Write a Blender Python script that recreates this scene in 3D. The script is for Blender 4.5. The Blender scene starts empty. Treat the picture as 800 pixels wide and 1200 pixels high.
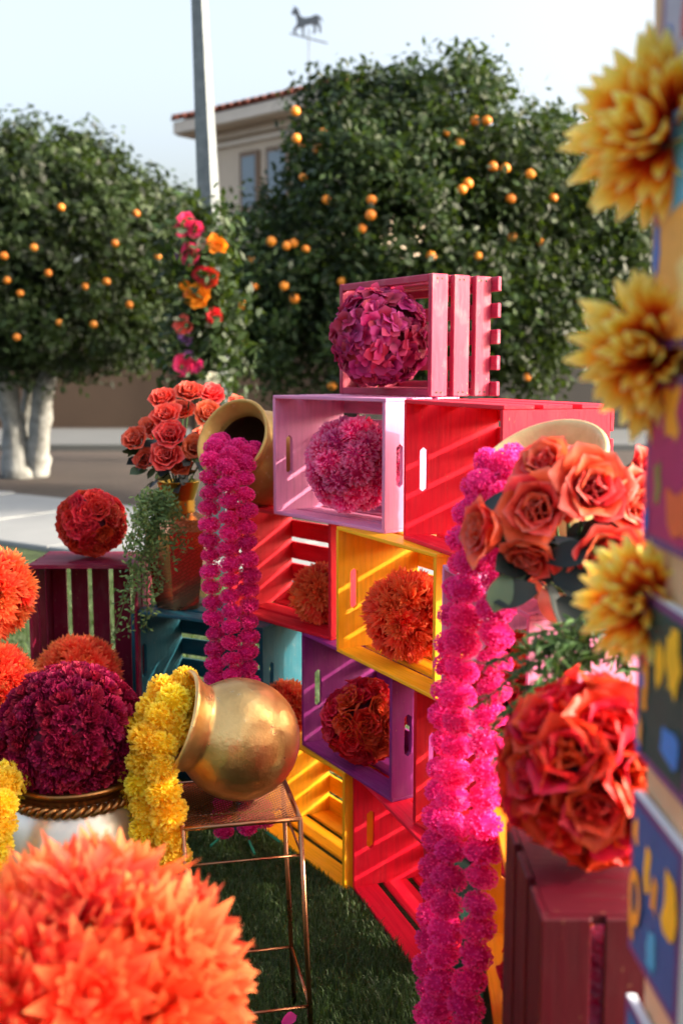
import bpy, math, random
import numpy as np
from mathutils import Vector, Matrix, Euler, Quaternion
R = math.radians
rng = np.random.default_rng(7); random.seed(7)
S = bpy.context.scene; COL = S.collection
# ------------------------------------------------------------------ camera, sky, sun, exposure
F, HC, P = 1250.0, 1.335, 0.131          # focal length in photo pixels, eye height, pitch down
cam = bpy.data.objects.new('camera', bpy.data.cameras.new('camera')); COL.objects.link(cam)
cam.location = (0, 0, HC); cam.rotation_euler = (math.pi/2 - P, 0, 0)
cam.data.sensor_fit = 'VERTICAL'; cam.data.sensor_height = 36; cam.data.lens = 36*F/1200
cam.data.clip_start = .02; cam.data.clip_end = 3000
cam.data.dof.use_dof = True; cam.data.dof.focus_distance = 2.25; cam.data.dof.aperture_fstop = 3.2
S.camera = cam
SUN_EL, SUN_AZ = R(20), R(-6)             # azimuth measured from +X towards +Y
w = bpy.data.worlds.new('World'); S.world = w; w.use_nodes = True
sk = w.node_tree.nodes.new('ShaderNodeTexSky'); sk.sky_type = 'NISHITA'; sk.sun_disc = False
sk.sun_elevation = SUN_EL; sk.sun_rotation = math.pi/2 - SUN_AZ
sk.air_density = 1.0; sk.dust_density = 10.0; sk.ozone_density = .6
bg = w.node_tree.nodes['Background']; bg.inputs['Strength'].default_value = .15
hs_ = w.node_tree.nodes.new('ShaderNodeHueSaturation'); hs_.inputs['Saturation'].default_value = .74   # hazy, nearly white sky
w.node_tree.links.new(sk.outputs[0], hs_.inputs['Color']); w.node_tree.links.new(hs_.outputs[0], bg.inputs[0])
sun = bpy.data.objects.new('sun', bpy.data.lights.new('sun', 'SUN')); COL.objects.link(sun)
sun.data.energy = 2.0; sun.data.angle = R(.6); sun.data.color = (.82, .70, .56)       # low sun through haze
sd = Vector((math.cos(SUN_EL)*math.cos(SUN_AZ), math.cos(SUN_EL)*math.sin(SUN_AZ), math.sin(SUN_EL)))
sun.rotation_euler = sd.to_track_quat('Z', 'Y').to_euler()
S.view_settings.view_transform = 'Standard'; S.view_settings.look = 'None'
S.view_settings.exposure = 2.2; S.view_settings.gamma = 1; S.view_settings.use_curve_mapping = False

# ------------------------------------------------------------------ helpers
def at(px, py, Y):
    """photo pixel and distance in metres -> point"""
    a = math.atan((py-600)/F)+P; z = HC-Y*math.tan(a)
    dep = Y*math.cos(P)+(HC-z)*math.sin(P)
    return Vector(((px-400)/F*dep, Y, z))
def lin(h):
    c = [int(h[i:i+2], 16)/255 for i in (0, 2, 4)]
    return tuple(x/12.92 if x <= .04045 else ((x+.055)/1.055)**2.4 for x in c)+(1,)
def link(o, parent=None):
    COL.objects.link(o)
    if parent is not None: o.parent = parent
    return o
def tag(o, label=None, cat=None, group=None, kind=None):
    if label: o['label'] = label
    if cat: o['category'] = cat
    if group: o['group'] = group
    if kind: o['kind'] = kind
    return o
def mesh(name, V, Fc, mat=None, smooth=False, tt=None, guv=None):
    m = bpy.data.meshes.new(name)
    m.from_pydata([tuple(v) for v in np.asarray(V, float)], [], [tuple(int(i) for i in f) for f in Fc])
    if mat: m.materials.append(mat)
    if smooth: m.polygons.foreach_set('use_smooth', [True]*len(m.polygons))
    if tt is not None:
        a = m.attributes.new('tt', 'FLOAT', 'POINT'); a.data.foreach_set('value', np.asarray(tt, float))
    if guv is not None:
        a = m.attributes.new('guv', 'FLOAT_VECTOR', 'POINT'); a.data.foreach_set('vector', np.asarray(guv, float).ravel())
    m.update(); return m
def bigmesh(name, V, tris, mat, tt=None):
    """fast path for many equal-size faces (numpy arrays)"""
    V = np.asarray(V, np.float32); tris = np.asarray(tris, np.int32); k = tris.shape[1]
    m = bpy.data.meshes.new(name); m.vertices.add(len(V)); m.vertices.foreach_set('co', V.ravel())
    m.loops.add(tris.size); m.loops.foreach_set('vertex_index', tris.ravel())
    m.polygons.add(len(tris)); m.polygons.foreach_set('loop_start', np.arange(0, tris.size, k, dtype=np.int32))
    m.materials.append(mat)
    if tt is not None:
        a = m.attributes.new('tt', 'FLOAT', 'POINT'); a.data.foreach_set('value', np.asarray(tt, np.float32))
    m.update(calc_edges=True); m.validate(); return m
def obj(name, me, parent=None, loc=(0, 0, 0), rot=None, scale=None):
    o = bpy.data.objects.new(name, me); o.location = loc
    if rot is not None:
        if isinstance(rot, Quaternion): o.rotation_mode = 'QUATERNION'; o.rotation_quaternion = rot
        else: o.rotation_euler = rot
    if scale is not None: o.scale = (scale,)*3 if isinstance(scale, (int, float)) else scale
    return link(o, parent)
def thing(name, label, cat, loc=(0, 0, 0), rotz=0, group=None):
    o = bpy.data.objects.new(name, None); o.empty_display_size = .05
    o.location = loc; o.rotation_euler = (0, 0, rotz)
    return tag(link(o), label, cat, group)
def cbox(sx, sy, sz, c=.0015):
    """chamfered box centred on origin"""
    h = np.array([sx, sy, sz])/2; c = min(c, h.min()*.6)
    V = []; idx = {}
    for ax in range(3):
        for sg in np.ndindex(2, 2, 2):
            s = np.array(sg)*2-1
            v = s*(h-c); v[ax] = s[ax]*h[ax]
            idx[(ax,)+sg] = len(V); V.append(v)
    Fc = []
    for ax in range(3):
        b, d = [(1, 2), (2, 0), (0, 1)][ax]
        for s in (0, 1):
            q = []
            for (i, j) in ((0, 0), (1, 0), (1, 1), (0, 1)):
                k = [0, 0, 0]; k[ax] = s; k[b] = i; k[d] = j; q.append(idx[(ax, *k)])
            Fc.append(q if s else q[::-1])
    for ax in range(3):                       # edges between faces b and d running along ax
        b, d = [(1, 2), (2, 0), (0, 1)][ax]
        for sb in (0, 1):
            for s2 in (0, 1):
                k0 = [0, 0, 0]; k0[b] = sb; k0[d] = s2; k1 = list(k0); k1[ax] = 1
                q = [idx[(b, *k0)], idx[(b, *k1)], idx[(d, *k1)], idx[(d, *k0)]]
                Fc.append(q if (sb+s2) % 2 else q[::-1])
    for sg in np.ndindex(2, 2, 2):
        q = [idx[(0, *sg)], idx[(1, *sg)], idx[(2, *sg)]]
        Fc.append(q if sum(sg) % 2 else q[::-1])
    V = np.array(V); Fc2 = []
    for f in Fc:                              # orient outward
        a, b, c_ = V[f[0]], V[f[1]], V[f[2]]
        n = np.cross(b-a, c_-a); Fc2.append(f if np.dot(n, V[f].mean(0)) > 0 else f[::-1])
    return V, Fc2
_bc = {}
def box_mesh(name, sx, sy, sz, mat, c=.0015, glong=None):
    key = (name, round(sx, 4), round(sy, 4), round(sz, 4), mat.name, c)
    if key not in _bc:
        V, Fc = cbox(sx, sy, sz, c)
        g = glong if glong is not None else int(np.argmax([sx, sy, sz]))
        o = [g]+[i for i in range(3) if i != g]
        _bc[key] = mesh(name, V, Fc, mat, guv=V[:, o])
    return _bc[key]
def tube(pts, r, n=8, closed=False):
    pts = [Vector(p) for p in pts]; V = []; Fc = []; m = len(pts)
    up = Vector((0, 0, 1))
    for i, p in enumerate(pts):
        if closed: t = pts[(i+1) % m]-pts[i-1]
        else: t = pts[min(i+1, m-1)]-pts[max(i-1, 0)]
        t.normalize(); ref = up if abs(t.z) < .9 else Vector((1, 0, 0))
        a = t.cross(ref).normalized(); b = t.cross(a)
        rr = r[i] if isinstance(r, (list, tuple, np.ndarray)) else r
        for k in range(n):
            q = 2*math.pi*k/n; V.append(p+a*(rr*math.cos(q))+b*(rr*math.sin(q)))
    for i in range(m if closed else m-1):
        for k in range(n):
            j = (i+1) % m
            Fc.append((i*n+k, i*n+(k+1) % n, j*n+(k+1) % n, j*n+k))
    if not closed: Fc.append(tuple(range(n-1, -1, -1))); Fc.append(tuple((m-1)*n+k for k in range(n)))
    return V, Fc
def join(parts):
    V = []; Fc = []
    for v, f in parts:
        o = len(V); V += [tuple(x) for x in v]; Fc += [tuple(i+o for i in q) for q in f]
    return V, Fc
def smoothpath(pts, n):
    pts = [Vector(p) for p in pts]; out = []
    P_ = [pts[0]*2-pts[1]]+pts+[pts[-1]*2-pts[-2]]
    for i in range(1, len(P_)-2):
        for k in range(n):
            t = k/n; a, b, c, d = P_[i-1:i+3]
            out.append(.5*((2*b)+(c-a)*t+(2*a-5*b+4*c-d)*t*t+(-a+3*b-3*c+d)*t**3))
    out.append(pts[-1]); return out
def resample(pts, step):
    d = [0]
    for a, b in zip(pts, pts[1:]): d.append(d[-1]+(b-a).length)
    out = []; k = 0; s = 0
    while s <= d[-1]:
        while k < len(d)-2 and d[k+1] < s: k += 1
        t = (s-d[k])/max(d[k+1]-d[k], 1e-9); out.append(pts[k].lerp(pts[k+1], t)); s += step
    return out

# ------------------------------------------------------------------ materials
class NT:
    def __init__(s, name):
        s.m = bpy.data.materials.new(name); s.m.use_nodes = True; s.t = s.m.node_tree
        s.b = s.t.nodes['Principled BSDF']; s.out = s.t.nodes['Material Output']
    def n(s, typ, **kw):
        x = s.t.nodes.new('ShaderNode'+typ)
        for k, v in kw.items():
            if k.startswith('i_'): x.inputs[k[2:].replace('_', ' ')].default_value = v
            else: setattr(x, k, v)
        return x
    def l(s, a, b): s.t.links.new(a, b)
    def noise(s, vec, scale, detail=3, rough=.55):
        x = s.n('TexNoise'); x.inputs['Scale'].default_value = scale; x.inputs['Detail'].default_value = detail
        x.inputs['Roughness'].default_value = rough
        if vec is not None: s.l(vec, x.inputs['Vector'])
        return x.outputs['Fac']
    def ramp(s, fac, stops):
        r = s.n('ValToRGB'); e = r.color_ramp.elements
        while len(e) < len(stops): e.new(.5)
        for q, (p, c) in zip(e, stops): q.position = p; q.color = c if len(c) == 4 else (*c, 1)
        s.l(fac, r.inputs[0]); return r.outputs[0]
    def mix(s, fac, a, b, mode='MIX'):
        m = s.n('MixRGB', blend_type=mode)
        for v, i in ((fac, 0), (a, 1), (b, 2)):
            if isinstance(v, (int, float)): m.inputs[i].default_value = v
            elif isinstance(v, tuple): m.inputs[i].default_value = v
            else: s.l(v, m.inputs[i])
        return m.outputs[0]
    def math(s, op, a, b=0.0):
        m = s.n('Math', operation=op)
        for v, i in ((a, 0), (b, 1)):
            if isinstance(v, (int, float)): m.inputs[i].default_value = v
            else: s.l(v, m.inputs[i])
        return m.outputs[0]
    def bump(s, h, strength, dist=.002):
        b = s.n('Bump'); b.inputs['Strength'].default_value = strength; b.inputs['Distance'].default_value = dist
        s.l(h, b.inputs['Height']); s.l(b.outputs[0], s.b.inputs['Normal'])
    def base(s, c):
        if isinstance(c, tuple): s.b.inputs['Base Color'].default_value = c
        else: s.l(c, s.b.inputs['Base Color'])
    def set(s, **kw):
        for k, v in kw.items(): s.b.inputs[k.replace('_', ' ')].default_value = v
        return s
def sc(c, k): return tuple(min(1, x*k) for x in c[:3])+(1,)
def paint(name, hexc, wear=.35, rough=.5, woodc='C49A6C'):
    """brushed paint on soft wood: streaks along the grain, thin patches, nicks"""
    t = NT(name); c = lin(hexc)
    at_ = t.n('Attribute', attribute_name='guv'); oi = t.n('ObjectInfo')
    off = t.n('VectorMath', operation='MULTIPLY_ADD'); t.l(at_.outputs['Vector'], off.inputs[0]); off.inputs[1].default_value = (9, 130, 130)
    rv = t.n('CombineXYZ'); t.l(t.math('MULTIPLY', oi.outputs['Random'], 37), rv.inputs[0]); t.l(t.math('MULTIPLY', oi.outputs['Random'], 91), rv.inputs[1])
    t.l(rv.outputs[0], off.inputs[2])
    g = t.noise(off.outputs[0], 1, 4, .6)
    off2 = t.n('VectorMath', operation='MULTIPLY_ADD'); t.l(at_.outputs['Vector'], off2.inputs[0]); off2.inputs[1].default_value = (14, 28, 28); t.l(rv.outputs[0], off2.inputs[2])
    b = t.noise(off2.outputs[0], 1, 3)
    col = t.ramp(g, [(.3, sc(c, .84)), (.5, c), (.72, sc(c, 1.09))])
    pale = tuple(.55*x+.45*y for x, y in zip(c[:3], lin('E8D8D0')[:3]))+(1,)
    col = t.mix(t.ramp(b, [(.52, (0, 0, 0)), (.78, (wear,)*3)]), col, pale)
    off3 = t.n('VectorMath', operation='MULTIPLY_ADD'); t.l(at_.outputs['Vector'], off3.inputs[0]); off3.inputs[1].default_value = (60, 190, 190); t.l(rv.outputs[0], off3.inputs[2])
    nk = t.noise(off3.outputs[0], 1, 2)
    col = t.mix(t.ramp(nk, [(.70, (0, 0, 0)), (.74, (.25+wear,)*3)]), col, lin(woodc))
    hue = t.n('HueSaturation'); t.l(col, hue.inputs['Color']); t.l(t.math('MULTIPLY_ADD', oi.outputs['Random'], .16), hue.inputs['Value'])
    t.t.nodes[-1]; hue.inputs['Value'].default_value = 1
    m = [n for n in t.t.nodes if n.type == 'MATH' and n.operation == 'MULTIPLY_ADD'][-1]; m.inputs[2].default_value = .92
    t.base(hue.outputs[0]); t.b.inputs['Specular IOR Level'].default_value = .28
    t.l(t.ramp(g, [(.3, (rough+.12,)*3), (.7, (rough-.08,)*3)]), t.b.inputs['Roughness'])
    t.bump(t.math('ADD', g, t.math('MULTIPLY', nk, .4)), .35, .0016)
    return t.m
def petal_mat(name, stops, rough=.55, transl=.3, sheen=.0, hv=.025, vv=.25, spec=.3):
    """petal colour runs from claw to tip along attribute tt; heads vary by object"""
    t = NT(name); a = t.n('Attribute', attribute_name='tt'); oi = t.n('ObjectInfo')
    co = t.n('TexCoord'); nz = t.noise(co.outputs['Object'], 55, 2)
    f = t.math('ADD', a.outputs['Fac'], t.math('MULTIPLY', t.math('SUBTRACT', nz, .5), .28))
    col = t.ramp(f, [(p, lin(h)) for p, h in stops])
    hs = t.n('HueSaturation'); t.l(col, hs.inputs['Color'])
    h = t.math('ADD', t.math('MULTIPLY', oi.outputs['Random'], hv), .5-hv/2); t.l(h, hs.inputs['Hue'])
    v = t.math('ADD', t.math('MULTIPLY', t.math('FRACT', t.math('MULTIPLY', oi.outputs['Random'], 17.3)), vv), 1-vv/2); t.l(v, hs.inputs['Value'])
    t.base(hs.outputs[0]); t.set(Roughness=rough); t.b.inputs['Specular IOR Level'].default_value = spec
    if sheen: t.b.inputs['Sheen Weight'].default_value = sheen
    tr = t.n('BsdfTranslucent'); t.l(hs.outputs[0], tr.inputs[0])
    mx = t.n('MixShader'); mx.inputs[0].default_value = transl
    t.l(t.b.outputs[0], mx.inputs[1]); t.l(tr.outputs[0], mx.inputs[2]); t.l(mx.outputs[0], t.out.inputs[0])
    return t.m
def metal(name, hexc, rough=.35, metallic=1.0, bumpy=.25, scale=60, dark=.6, dirt=.5):
    t = NT(name); c = lin(hexc); co = t.n('TexCoord')
    n1 = t.noise(co.outputs['Object'], scale*.25, 4); n2 = t.noise(co.outputs['Object'], scale*3, 3)
    t.base(t.mix(t.ramp(n1, [(.35, (dirt,)*3), (.6, (0, 0, 0))]), c, sc(c, dark)))
    t.set(Metallic=metallic); t.l(t.ramp(n1, [(.3, (rough+.12,)*3), (.7, (rough-.05,)*3)]), t.b.inputs['Roughness'])
    t.bump(t.math('ADD', t.math('MULTIPLY', n1, 1.5), n2), bumpy, .003); return t.m
def plain(name, hexc, rough=.6, var=.25, scale=8, bump=.1, bs=90, metallic=0, dist=.004):
    t = NT(name); c = lin(hexc); co = t.n('TexCoord'); n = t.noise(co.outputs['Object'], scale, 5, .6)
    t.base(t.ramp(n, [(.3, sc(c, 1-var)), (.7, sc(c, 1+var))])); t.set(Roughness=rough, Metallic=metallic)
    if bump: t.bump(t.noise(co.outputs['Object'], bs, 4), bump, dist)
    return t.m
def leaf_mat(name, a, b, rough=.35, transl=.25, scale=None, back=None):
    t = NT(name); at_ = t.n('Attribute', attribute_name='tt'); oi = t.n('ObjectInfo')
    f = t.math('FRACT', t.math('ADD', at_.outputs['Fac'], oi.outputs['Random']))
    col = t.ramp(f, [(0, lin(a)), (1, lin(b))]); t.base(col); t.set(Roughness=rough); t.b.inputs['Specular IOR Level'].default_value = .3
    tr = t.n('BsdfTranslucent'); t.l(t.mix(.5, col, lin('7A9A2A')), tr.inputs[0])
    mx = t.n('MixShader'); mx.inputs[0].default_value = transl
    t.l(t.b.outputs[0], mx.inputs[1]); t.l(tr.outputs[0], mx.inputs[2]); t.l(mx.outputs[0], t.out.inputs[0]); return t.m

# ------------------------------------------------------------------ ground and setting
def gz(Y): return 0.0 if Y < 9.5 else min((Y-9.5)*.017, .21)
SA = math.atan(-.69); sdir = Vector((math.cos(SA), math.sin(SA), 0)); sper = Vector((-math.sin(SA), math.cos(SA), 0))
sp0 = Vector((-2.19, 7.86, 0))                                   # a point on the walk's near edge
t = NT('soil'); co = t.n('TexCoord'); n1 = t.noise(co.outputs['Object'], .7, 5); n2 = t.noise(co.outputs['Object'], 9, 5)
t.base(t.mix(t.ramp(n2, [(.35, (0, 0, 0)), (.65, (.7,)*3)]), t.ramp(n1, [(.3, lin('2C2521')), (.7, lin('453A34'))]), lin('3A322D')))
t.set(Roughness=.95); t.bump(t.math('ADD', n2, t.noise(co.outputs['Object'], 40, 4)), .6, .03); M_soil = t.m
t = NT('lawn'); co = t.n('TexCoord'); n1 = t.noise(co.outputs['Object'], 1.6, 4); n2 = t.noise(co.outputs['Object'], 70, 4)
t.base(t.mix(n1, t.ramp(n2, [(.3, lin('1E2A12')), (.7, lin('41562A'))]), t.ramp(n2, [(.3, lin('2A3016')), (.7, lin('566A34'))])))
t.set(Roughness=.9); t.bump(n2, .8, .02); M_lawn = t.m
M_walk = plain('walk_concrete', '7E8284', .85, .08, 1.5, .25, 60)
ys = [-30, -5, 0, 2, 4, 6, 8, 9.5, 12, 15, 18, 22, 30, 60, 200, 900]
xs = [-900, -200, -40, -15, -8, -4, -2, 0, 2, 4, 8, 15, 40, 200, 900]
V = [(x, y, gz(y)-.012) for y in ys for x in xs]; nx = len(xs)
Fc = [(j*nx+i, j*nx+i+1, (j+1)*nx+i+1, (j+1)*nx+i) for j in range(len(ys)-1) for i in range(nx-1)]
tag(obj('ground', mesh('ground', V, Fc, M_soil)), kind='structure')
a, b = sp0-sdir*9.5, sp0+sdir*14                                       # lawn stops at the walk
tag(obj('lawn', mesh('lawn', [(-12, -6, 0), (12, -6, 0), (b.x, b.y, 0), (a.x, a.y, 0)], [(0, 1, 2, 3)], M_lawn)), kind='structure')
walk = thing('sidewalk', None, None, sp0, SA); walk['kind'] = 'structure'
M_joint = None
for k in range(-6, 9):
    V, Fc = cbox(1.485, 2.1, .06, .008)
    me = box_mesh('paving_slab', 1.488, 2.1, .08, M_walk, .008)
    o = obj('paving_slab', me, walk, (k*1.5+.75, 1.05, gz((sp0+sdir*(k*1.5+.75)+sper*1.05).y)+.002 if False else .0))
    c = sp0+sdir*(k*1.5+.75)+sper*1.05
    o.location.z = gz(c.y)
far = box_mesh('far_pavement', 60, 4.6, .12, plain('far_concrete', '54585A', .9, .1, 1, .2, 20), .01)
tag(obj('far_pavement', far, None, (0, 18.9, .15)), kind='structure')

# lawn blades where the lawn is in view
FOOT = [(.029, 2.623, -1.231), (-.239, 2.996, -1.0), (.200, 2.135, -1.4835), (.268, 1.668, -1.6057)]
def grass(n, x0, x1, y0, y1, h0, h1, wd):
    x = rng.uniform(x0, x1, n); y = rng.uniform(y0, y1, n)
    ok = np.ones(n, bool)                      # no blades through the floors of the crates
    for fx, fy, ya in FOOT:
        lu = (x-fx)*math.cos(ya)+(y-fy)*math.sin(ya); lb = -(x-fx)*math.sin(ya)+(y-fy)*math.cos(ya)
        ok &= ~((lu > -.004) & (lu < .461) & (lb > -.004) & (lb < .245))
    x, y = x[ok], y[ok]; n = len(x)
    h = rng.uniform(h0, h1, n)*(.75+.5*(np.sin(x*9+np.sin(y*7))*.5+.5)); az = rng.uniform(0, 2*np.pi, n); ln = rng.uniform(.1, .95, n)*h
    dx, dy = np.cos(az), np.sin(az); wx, wy = -dy*wd/2, dx*wd/2
    z = np.zeros(n)-.004
    p0 = np.stack([x-wx, y-wy, z], 1); p1 = np.stack([x+wx, y+wy, z], 1)
    p2 = np.stack([x+wx*.7+dx*ln*.35, y+wy*.7+dy*ln*.35, h*.6], 1); p3 = np.stack([x-wx*.7+dx*ln*.35, y-wy*.7+dy*ln*.35, h*.6], 1)
    p4 = np.stack([x+dx*ln, y+dy*ln, h*(1-.25*(ln/h)**2)], 1)
    V = np.stack([p0, p1, p2, p3, p4], 1).reshape(-1, 3); b = np.arange(n)[:, None]*5
    T = np.concatenate([b+[0, 1, 2], b+[0, 2, 3], b+[3, 2, 4]]); r = rng.uniform(0, 1, n)
    return V, T, np.repeat(r, 5)
M_grass = leaf_mat('grass_blade', '1C2E12', '486032', .5, .2)
G = [grass(95000, -.75, .55, 1.35, 3.4, .014, .032, .0028), grass(30000, -2.6, 1.6, 3.0, 7.2, .02, .05, .006)]
V = np.concatenate([g[0] for g in G]); T = np.concatenate([G[0][1], G[1][1]+len(G[0][0])]); TT = np.concatenate([g[2] for g in G])
tag(obj('grass', bigmesh('grass', V, T, M_grass, TT)), 'short green turf growing over the lawn', 'grass', kind='stuff')

# walls behind the citrus trees
M_stuc = plain('beige_stucco', '45372C', .95, .08, 2, .3, 30); M_gst = plain('grey_stucco', '45423F', .95, .07, 2, .3, 30)
def wall(name, label, mat, x0, x1, y, z0, h, th=.2):
    r = thing(name, label, 'wall', ((x0+x1)/2, y, z0))
    obj('wall_body', box_mesh('wall_body', x1-x0, th, h, mat, .01), r, (0, 0, h/2))
    obj('wall_cap', box_mesh('wall_cap', x1-x0, th+.08, .07, mat, .01), r, (0, 0, h+.036))
    return r
wall('garden_wall', 'long brown stucco wall behind the white trunked citrus tree', M_stuc, -16, .4, 22.2, .2, 3.0)
wall('garden_wall', 'grey stucco wall showing behind the citrus tree on the pot side', M_gst, .4, 16, 21.7, .2, 3.05)

# ------------------------------------------------------------------ house with tiled roof
M_cream = plain('cream_stucco', 'CBBBA6', .9, .06, 1.5, .25, 25); M_trim = plain('eave_trim', 'D2C7B8', .8, .05, 3, 0)
M_tile = plain('clay_tile', '9C5A48', .85, .35, 5, .3, 40); M_wf = plain('window_frame', '7B6654', .7, .1, 3, 0)
t = NT('window_glass'); t.base(lin('6E7F8C')); t.set(Roughness=.12, Metallic=.0); M_glass = t.m
hc0 = Vector((-3.98, 26.2, 0)); ha = R(-41)
hd = Vector((math.cos(ha), math.sin(ha), 0)); hb = Vector((-math.sin(ha), math.cos(ha), 0))
house = thing('house', 'cream two storey house with a clay tile roof behind the citrus trees', 'house', (hc0.x, hc0.y, .21), ha)
EAVE = 6.66; WL = 4.3; WD = 5.5; OV = .55
def hpart(n, sx, sy, sz, m, loc, par=None, c=.01): return obj(n, box_mesh(n, sx, sy, sz, m, c), par or house, loc)
hpart('wall', WL, WD, EAVE-.02, M_cream, (OV+WL/2, OV+WD/2, (EAVE-.02)/2))
hpart('soffit', WL+2*OV-.1, WD+2*OV-.1, .12, M_cream, (OV+WL/2, OV+WD/2, EAVE+.055))
hpart('fascia', WL+2*OV-.02, .10, .26, M_trim, (OV+WL/2, .04, EAVE+.16)); hpart('fascia', .10, WD+2*OV-.2, .26, M_trim, (.04, OV+WD/2, EAVE+.16))
hpart('moulding', WL+.24, .12, .16, M_trim, (OV+WL/2, OV-.062, EAVE-.10)); hpart('moulding', .12, WD, .16, M_trim, (OV-.062, OV+WD/2+.05, EAVE-.10))
hpart('moulding', WL+.14, .07, .12, M_trim, (OV+WL/2, OV-.037, EAVE-.30))
x1, y1 = WL+2*OV, WD+2*OV; rz = EAVE+.30; ph = .31; hh = x1/2*ph
roofV = [(0, 0, rz), (x1, 0, rz), (x1, y1, rz), (0, y1, rz), (x1/2, x1/2, rz+hh), (x1/2, y1-x1/2, rz+hh), (0, 0, rz-.02), (x1, 0, rz-.02), (x1, y1, rz-.02), (0, y1, rz-.02)]
roof = obj('roof', mesh('roof', roofV, [(0, 1, 4), (1, 2, 5, 4), (2, 3, 5), (3, 0, 4, 5), (9, 8, 7, 6)], M_tile), house)
n = 8; TV = []; TF = []
for k in range(2):
    for i in range(n+1):
        q = math.pi*i/n; r_ = .115 if k == 0 else .095
        TV.append((r_*math.cos(q), k*.5, r_*math.sin(q)*.9))
for i in range(n):
    TF.append((i, i+1, n+1+i+1, n+1+i))
for k in range(2):
    for i in range(n+1):
        q = math.pi*i/n; r_ = (.115 if k == 0 else .095)-.02; TV.append((r_*math.cos(q), k*.5, r_*math.sin(q)*.9))
o_ = 2*(n+1)
for i in range(n): TF.append((o_+i+1, o_+i, o_+n+1+i, o_+n+1+i+1)); TF.append((i+1, i, o_+i, o_+i+1))
tile = mesh('roof_tile', TV, TF, M_tile, True)
pit = math.atan(ph)
for i in range(20):
    for j in range(4):
        x = .12+i*.262; y = -.06+j*.44
        if x > y and x < x1-y: obj('roof_tile', tile, roof, (x+random.uniform(-.012, .012), y, rz+max(y, 0)*ph+.02+.008*(j % 2)), (pit, 0, random.uniform(-.04, .04)), random.uniform(.94, 1.05))
for i in range(23):
    for j in range(2):
        y = .4+i*.262; x = -.06+j*.44
        if y > x: obj('roof_tile', tile, roof, (x, y, rz+max(x, 0)*ph+.02), (pit, 0, -math.pi/2), 1)
for i in range(7):
    s = i*.44; obj('roof_tile', tile, roof, (s, s, rz+s*ph+.06), Euler((math.atan(ph*.7), 0, -math.pi/4)), 1.15)
for (cx, wd) in ((2.05, .62), (2.95, .72), (3.85, .72)):
    wn = hpart('window', wd, .10, 1.35, M_wf, (cx, OV-.03, EAVE-1.22))
    obj('pane', box_mesh('pane', wd-.2, .02, 1.12, M_glass, .002), wn, (0, -.052, 0))
hpart('window_sill', 2.7, .16, .10, M_trim, (2.95, OV-.07, EAVE-1.96))

# weathervane on the ridge of that house: a prancing horse on a bar
horse = [(-.02, .62), (.02, .70), (.07, .72), (.06, .80), (.10, .76), (.16, .72), (.19, .62), (.20, .52), (.30, .45), (.46, .44), (.58, .47), (.66, .45), (.74, .36), (.78, .22), (.73, .30), (.68, .36), (.66, .28), (.70, .16), (.68, .02), (.63, .02), (.64, .15), (.57, .24), (.56, .10), (.50, .02), (.46, .03), (.51, .13), (.48, .26), (.34, .27), (.27, .25), (.24, .10), (.25, -.02), (.20, -.02), (.19, .12), (.20, .24), (.10, .24), (.03, .20), (.05, .10), (.00, .09), (-.04, .22), (.06, .31), (.10, .36), (.09, .48), (.08, .58), (.02, .58)]
M_vane = metal('vane_metal', '6D7478', .5, .8, .2)
wv = thing('weathervane', 'grey prancing horse weathervane on a thin rod above the tiled roof', 'weathervane', at(362, 96, 27.2))
s = .95; k = len(horse)
hv = [((x-.35)*s, -.02, z*s) for x, z in horse]+[((x-.35)*s, .02, z*s) for x, z in horse]
me = mesh('horse', hv, [tuple(range(k))]+[tuple(range(2*k-1, k-1, -1))]+[(i, k+i, k+(i+1) % k, (i+1) % k) for i in range(k)], M_vane)
hz_ = (at(362, 48, 27.2)-at(362, 96, 27.2)).z
obj('horse', me, wv, (0, 0, hz_+.12), (0, R(-8), R(-10)))
obj('bar', box_mesh('bar', .95, .03, .03, M_vane, .003), wv, (0, 0, hz_+.06), (0, R(14), 0))
obj('rod', mesh('rod', *tube([(0, 0, -.6), (0, 0, hz_+.3)], .016), M_vane), wv)

# ------------------------------------------------------------------ citrus trees
M_leafA = leaf_mat('citrus_leaf', '0C180A', '365022', .56, .14); M_leafB = leaf_mat('citrus_leaf_far', '0A1407', '2E401C', .6, .12)
t = NT('orange_peel'); oi = t.n('ObjectInfo'); t.base(t.ramp(oi.outputs['Random'], [(0, lin('D87414')), (1, lin('EC9428'))])); t.set(Roughness=.45)
co = t.n('TexCoord'); t.bump(t.noise(co.outputs['Object'], 60, 2), .2, .004); M_or = t.m
M_white = plain('whitewashed_bark', '868886', .9, .38, 9, .9, 18, dist=.02); M_bark = plain('citrus_bark', '5C4E42', .95, .3, 10, .8, 25, dist=.02)
def ico(rad, sub=2):
    import bmesh
    bm = bmesh.new(); bmesh.ops.create_icosphere(bm, subdivisions=sub, radius=rad)
    V = [v.co.copy() for v in bm.verts]; Fc = [[v.index for v in f.verts] for f in bm.faces]; bm.free(); return V, Fc
V, Fc = ico(1, 2); orange_me = mesh('orange', [(v.x, v.y, v.z*.93) for v in V], Fc, M_or, True)
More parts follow.
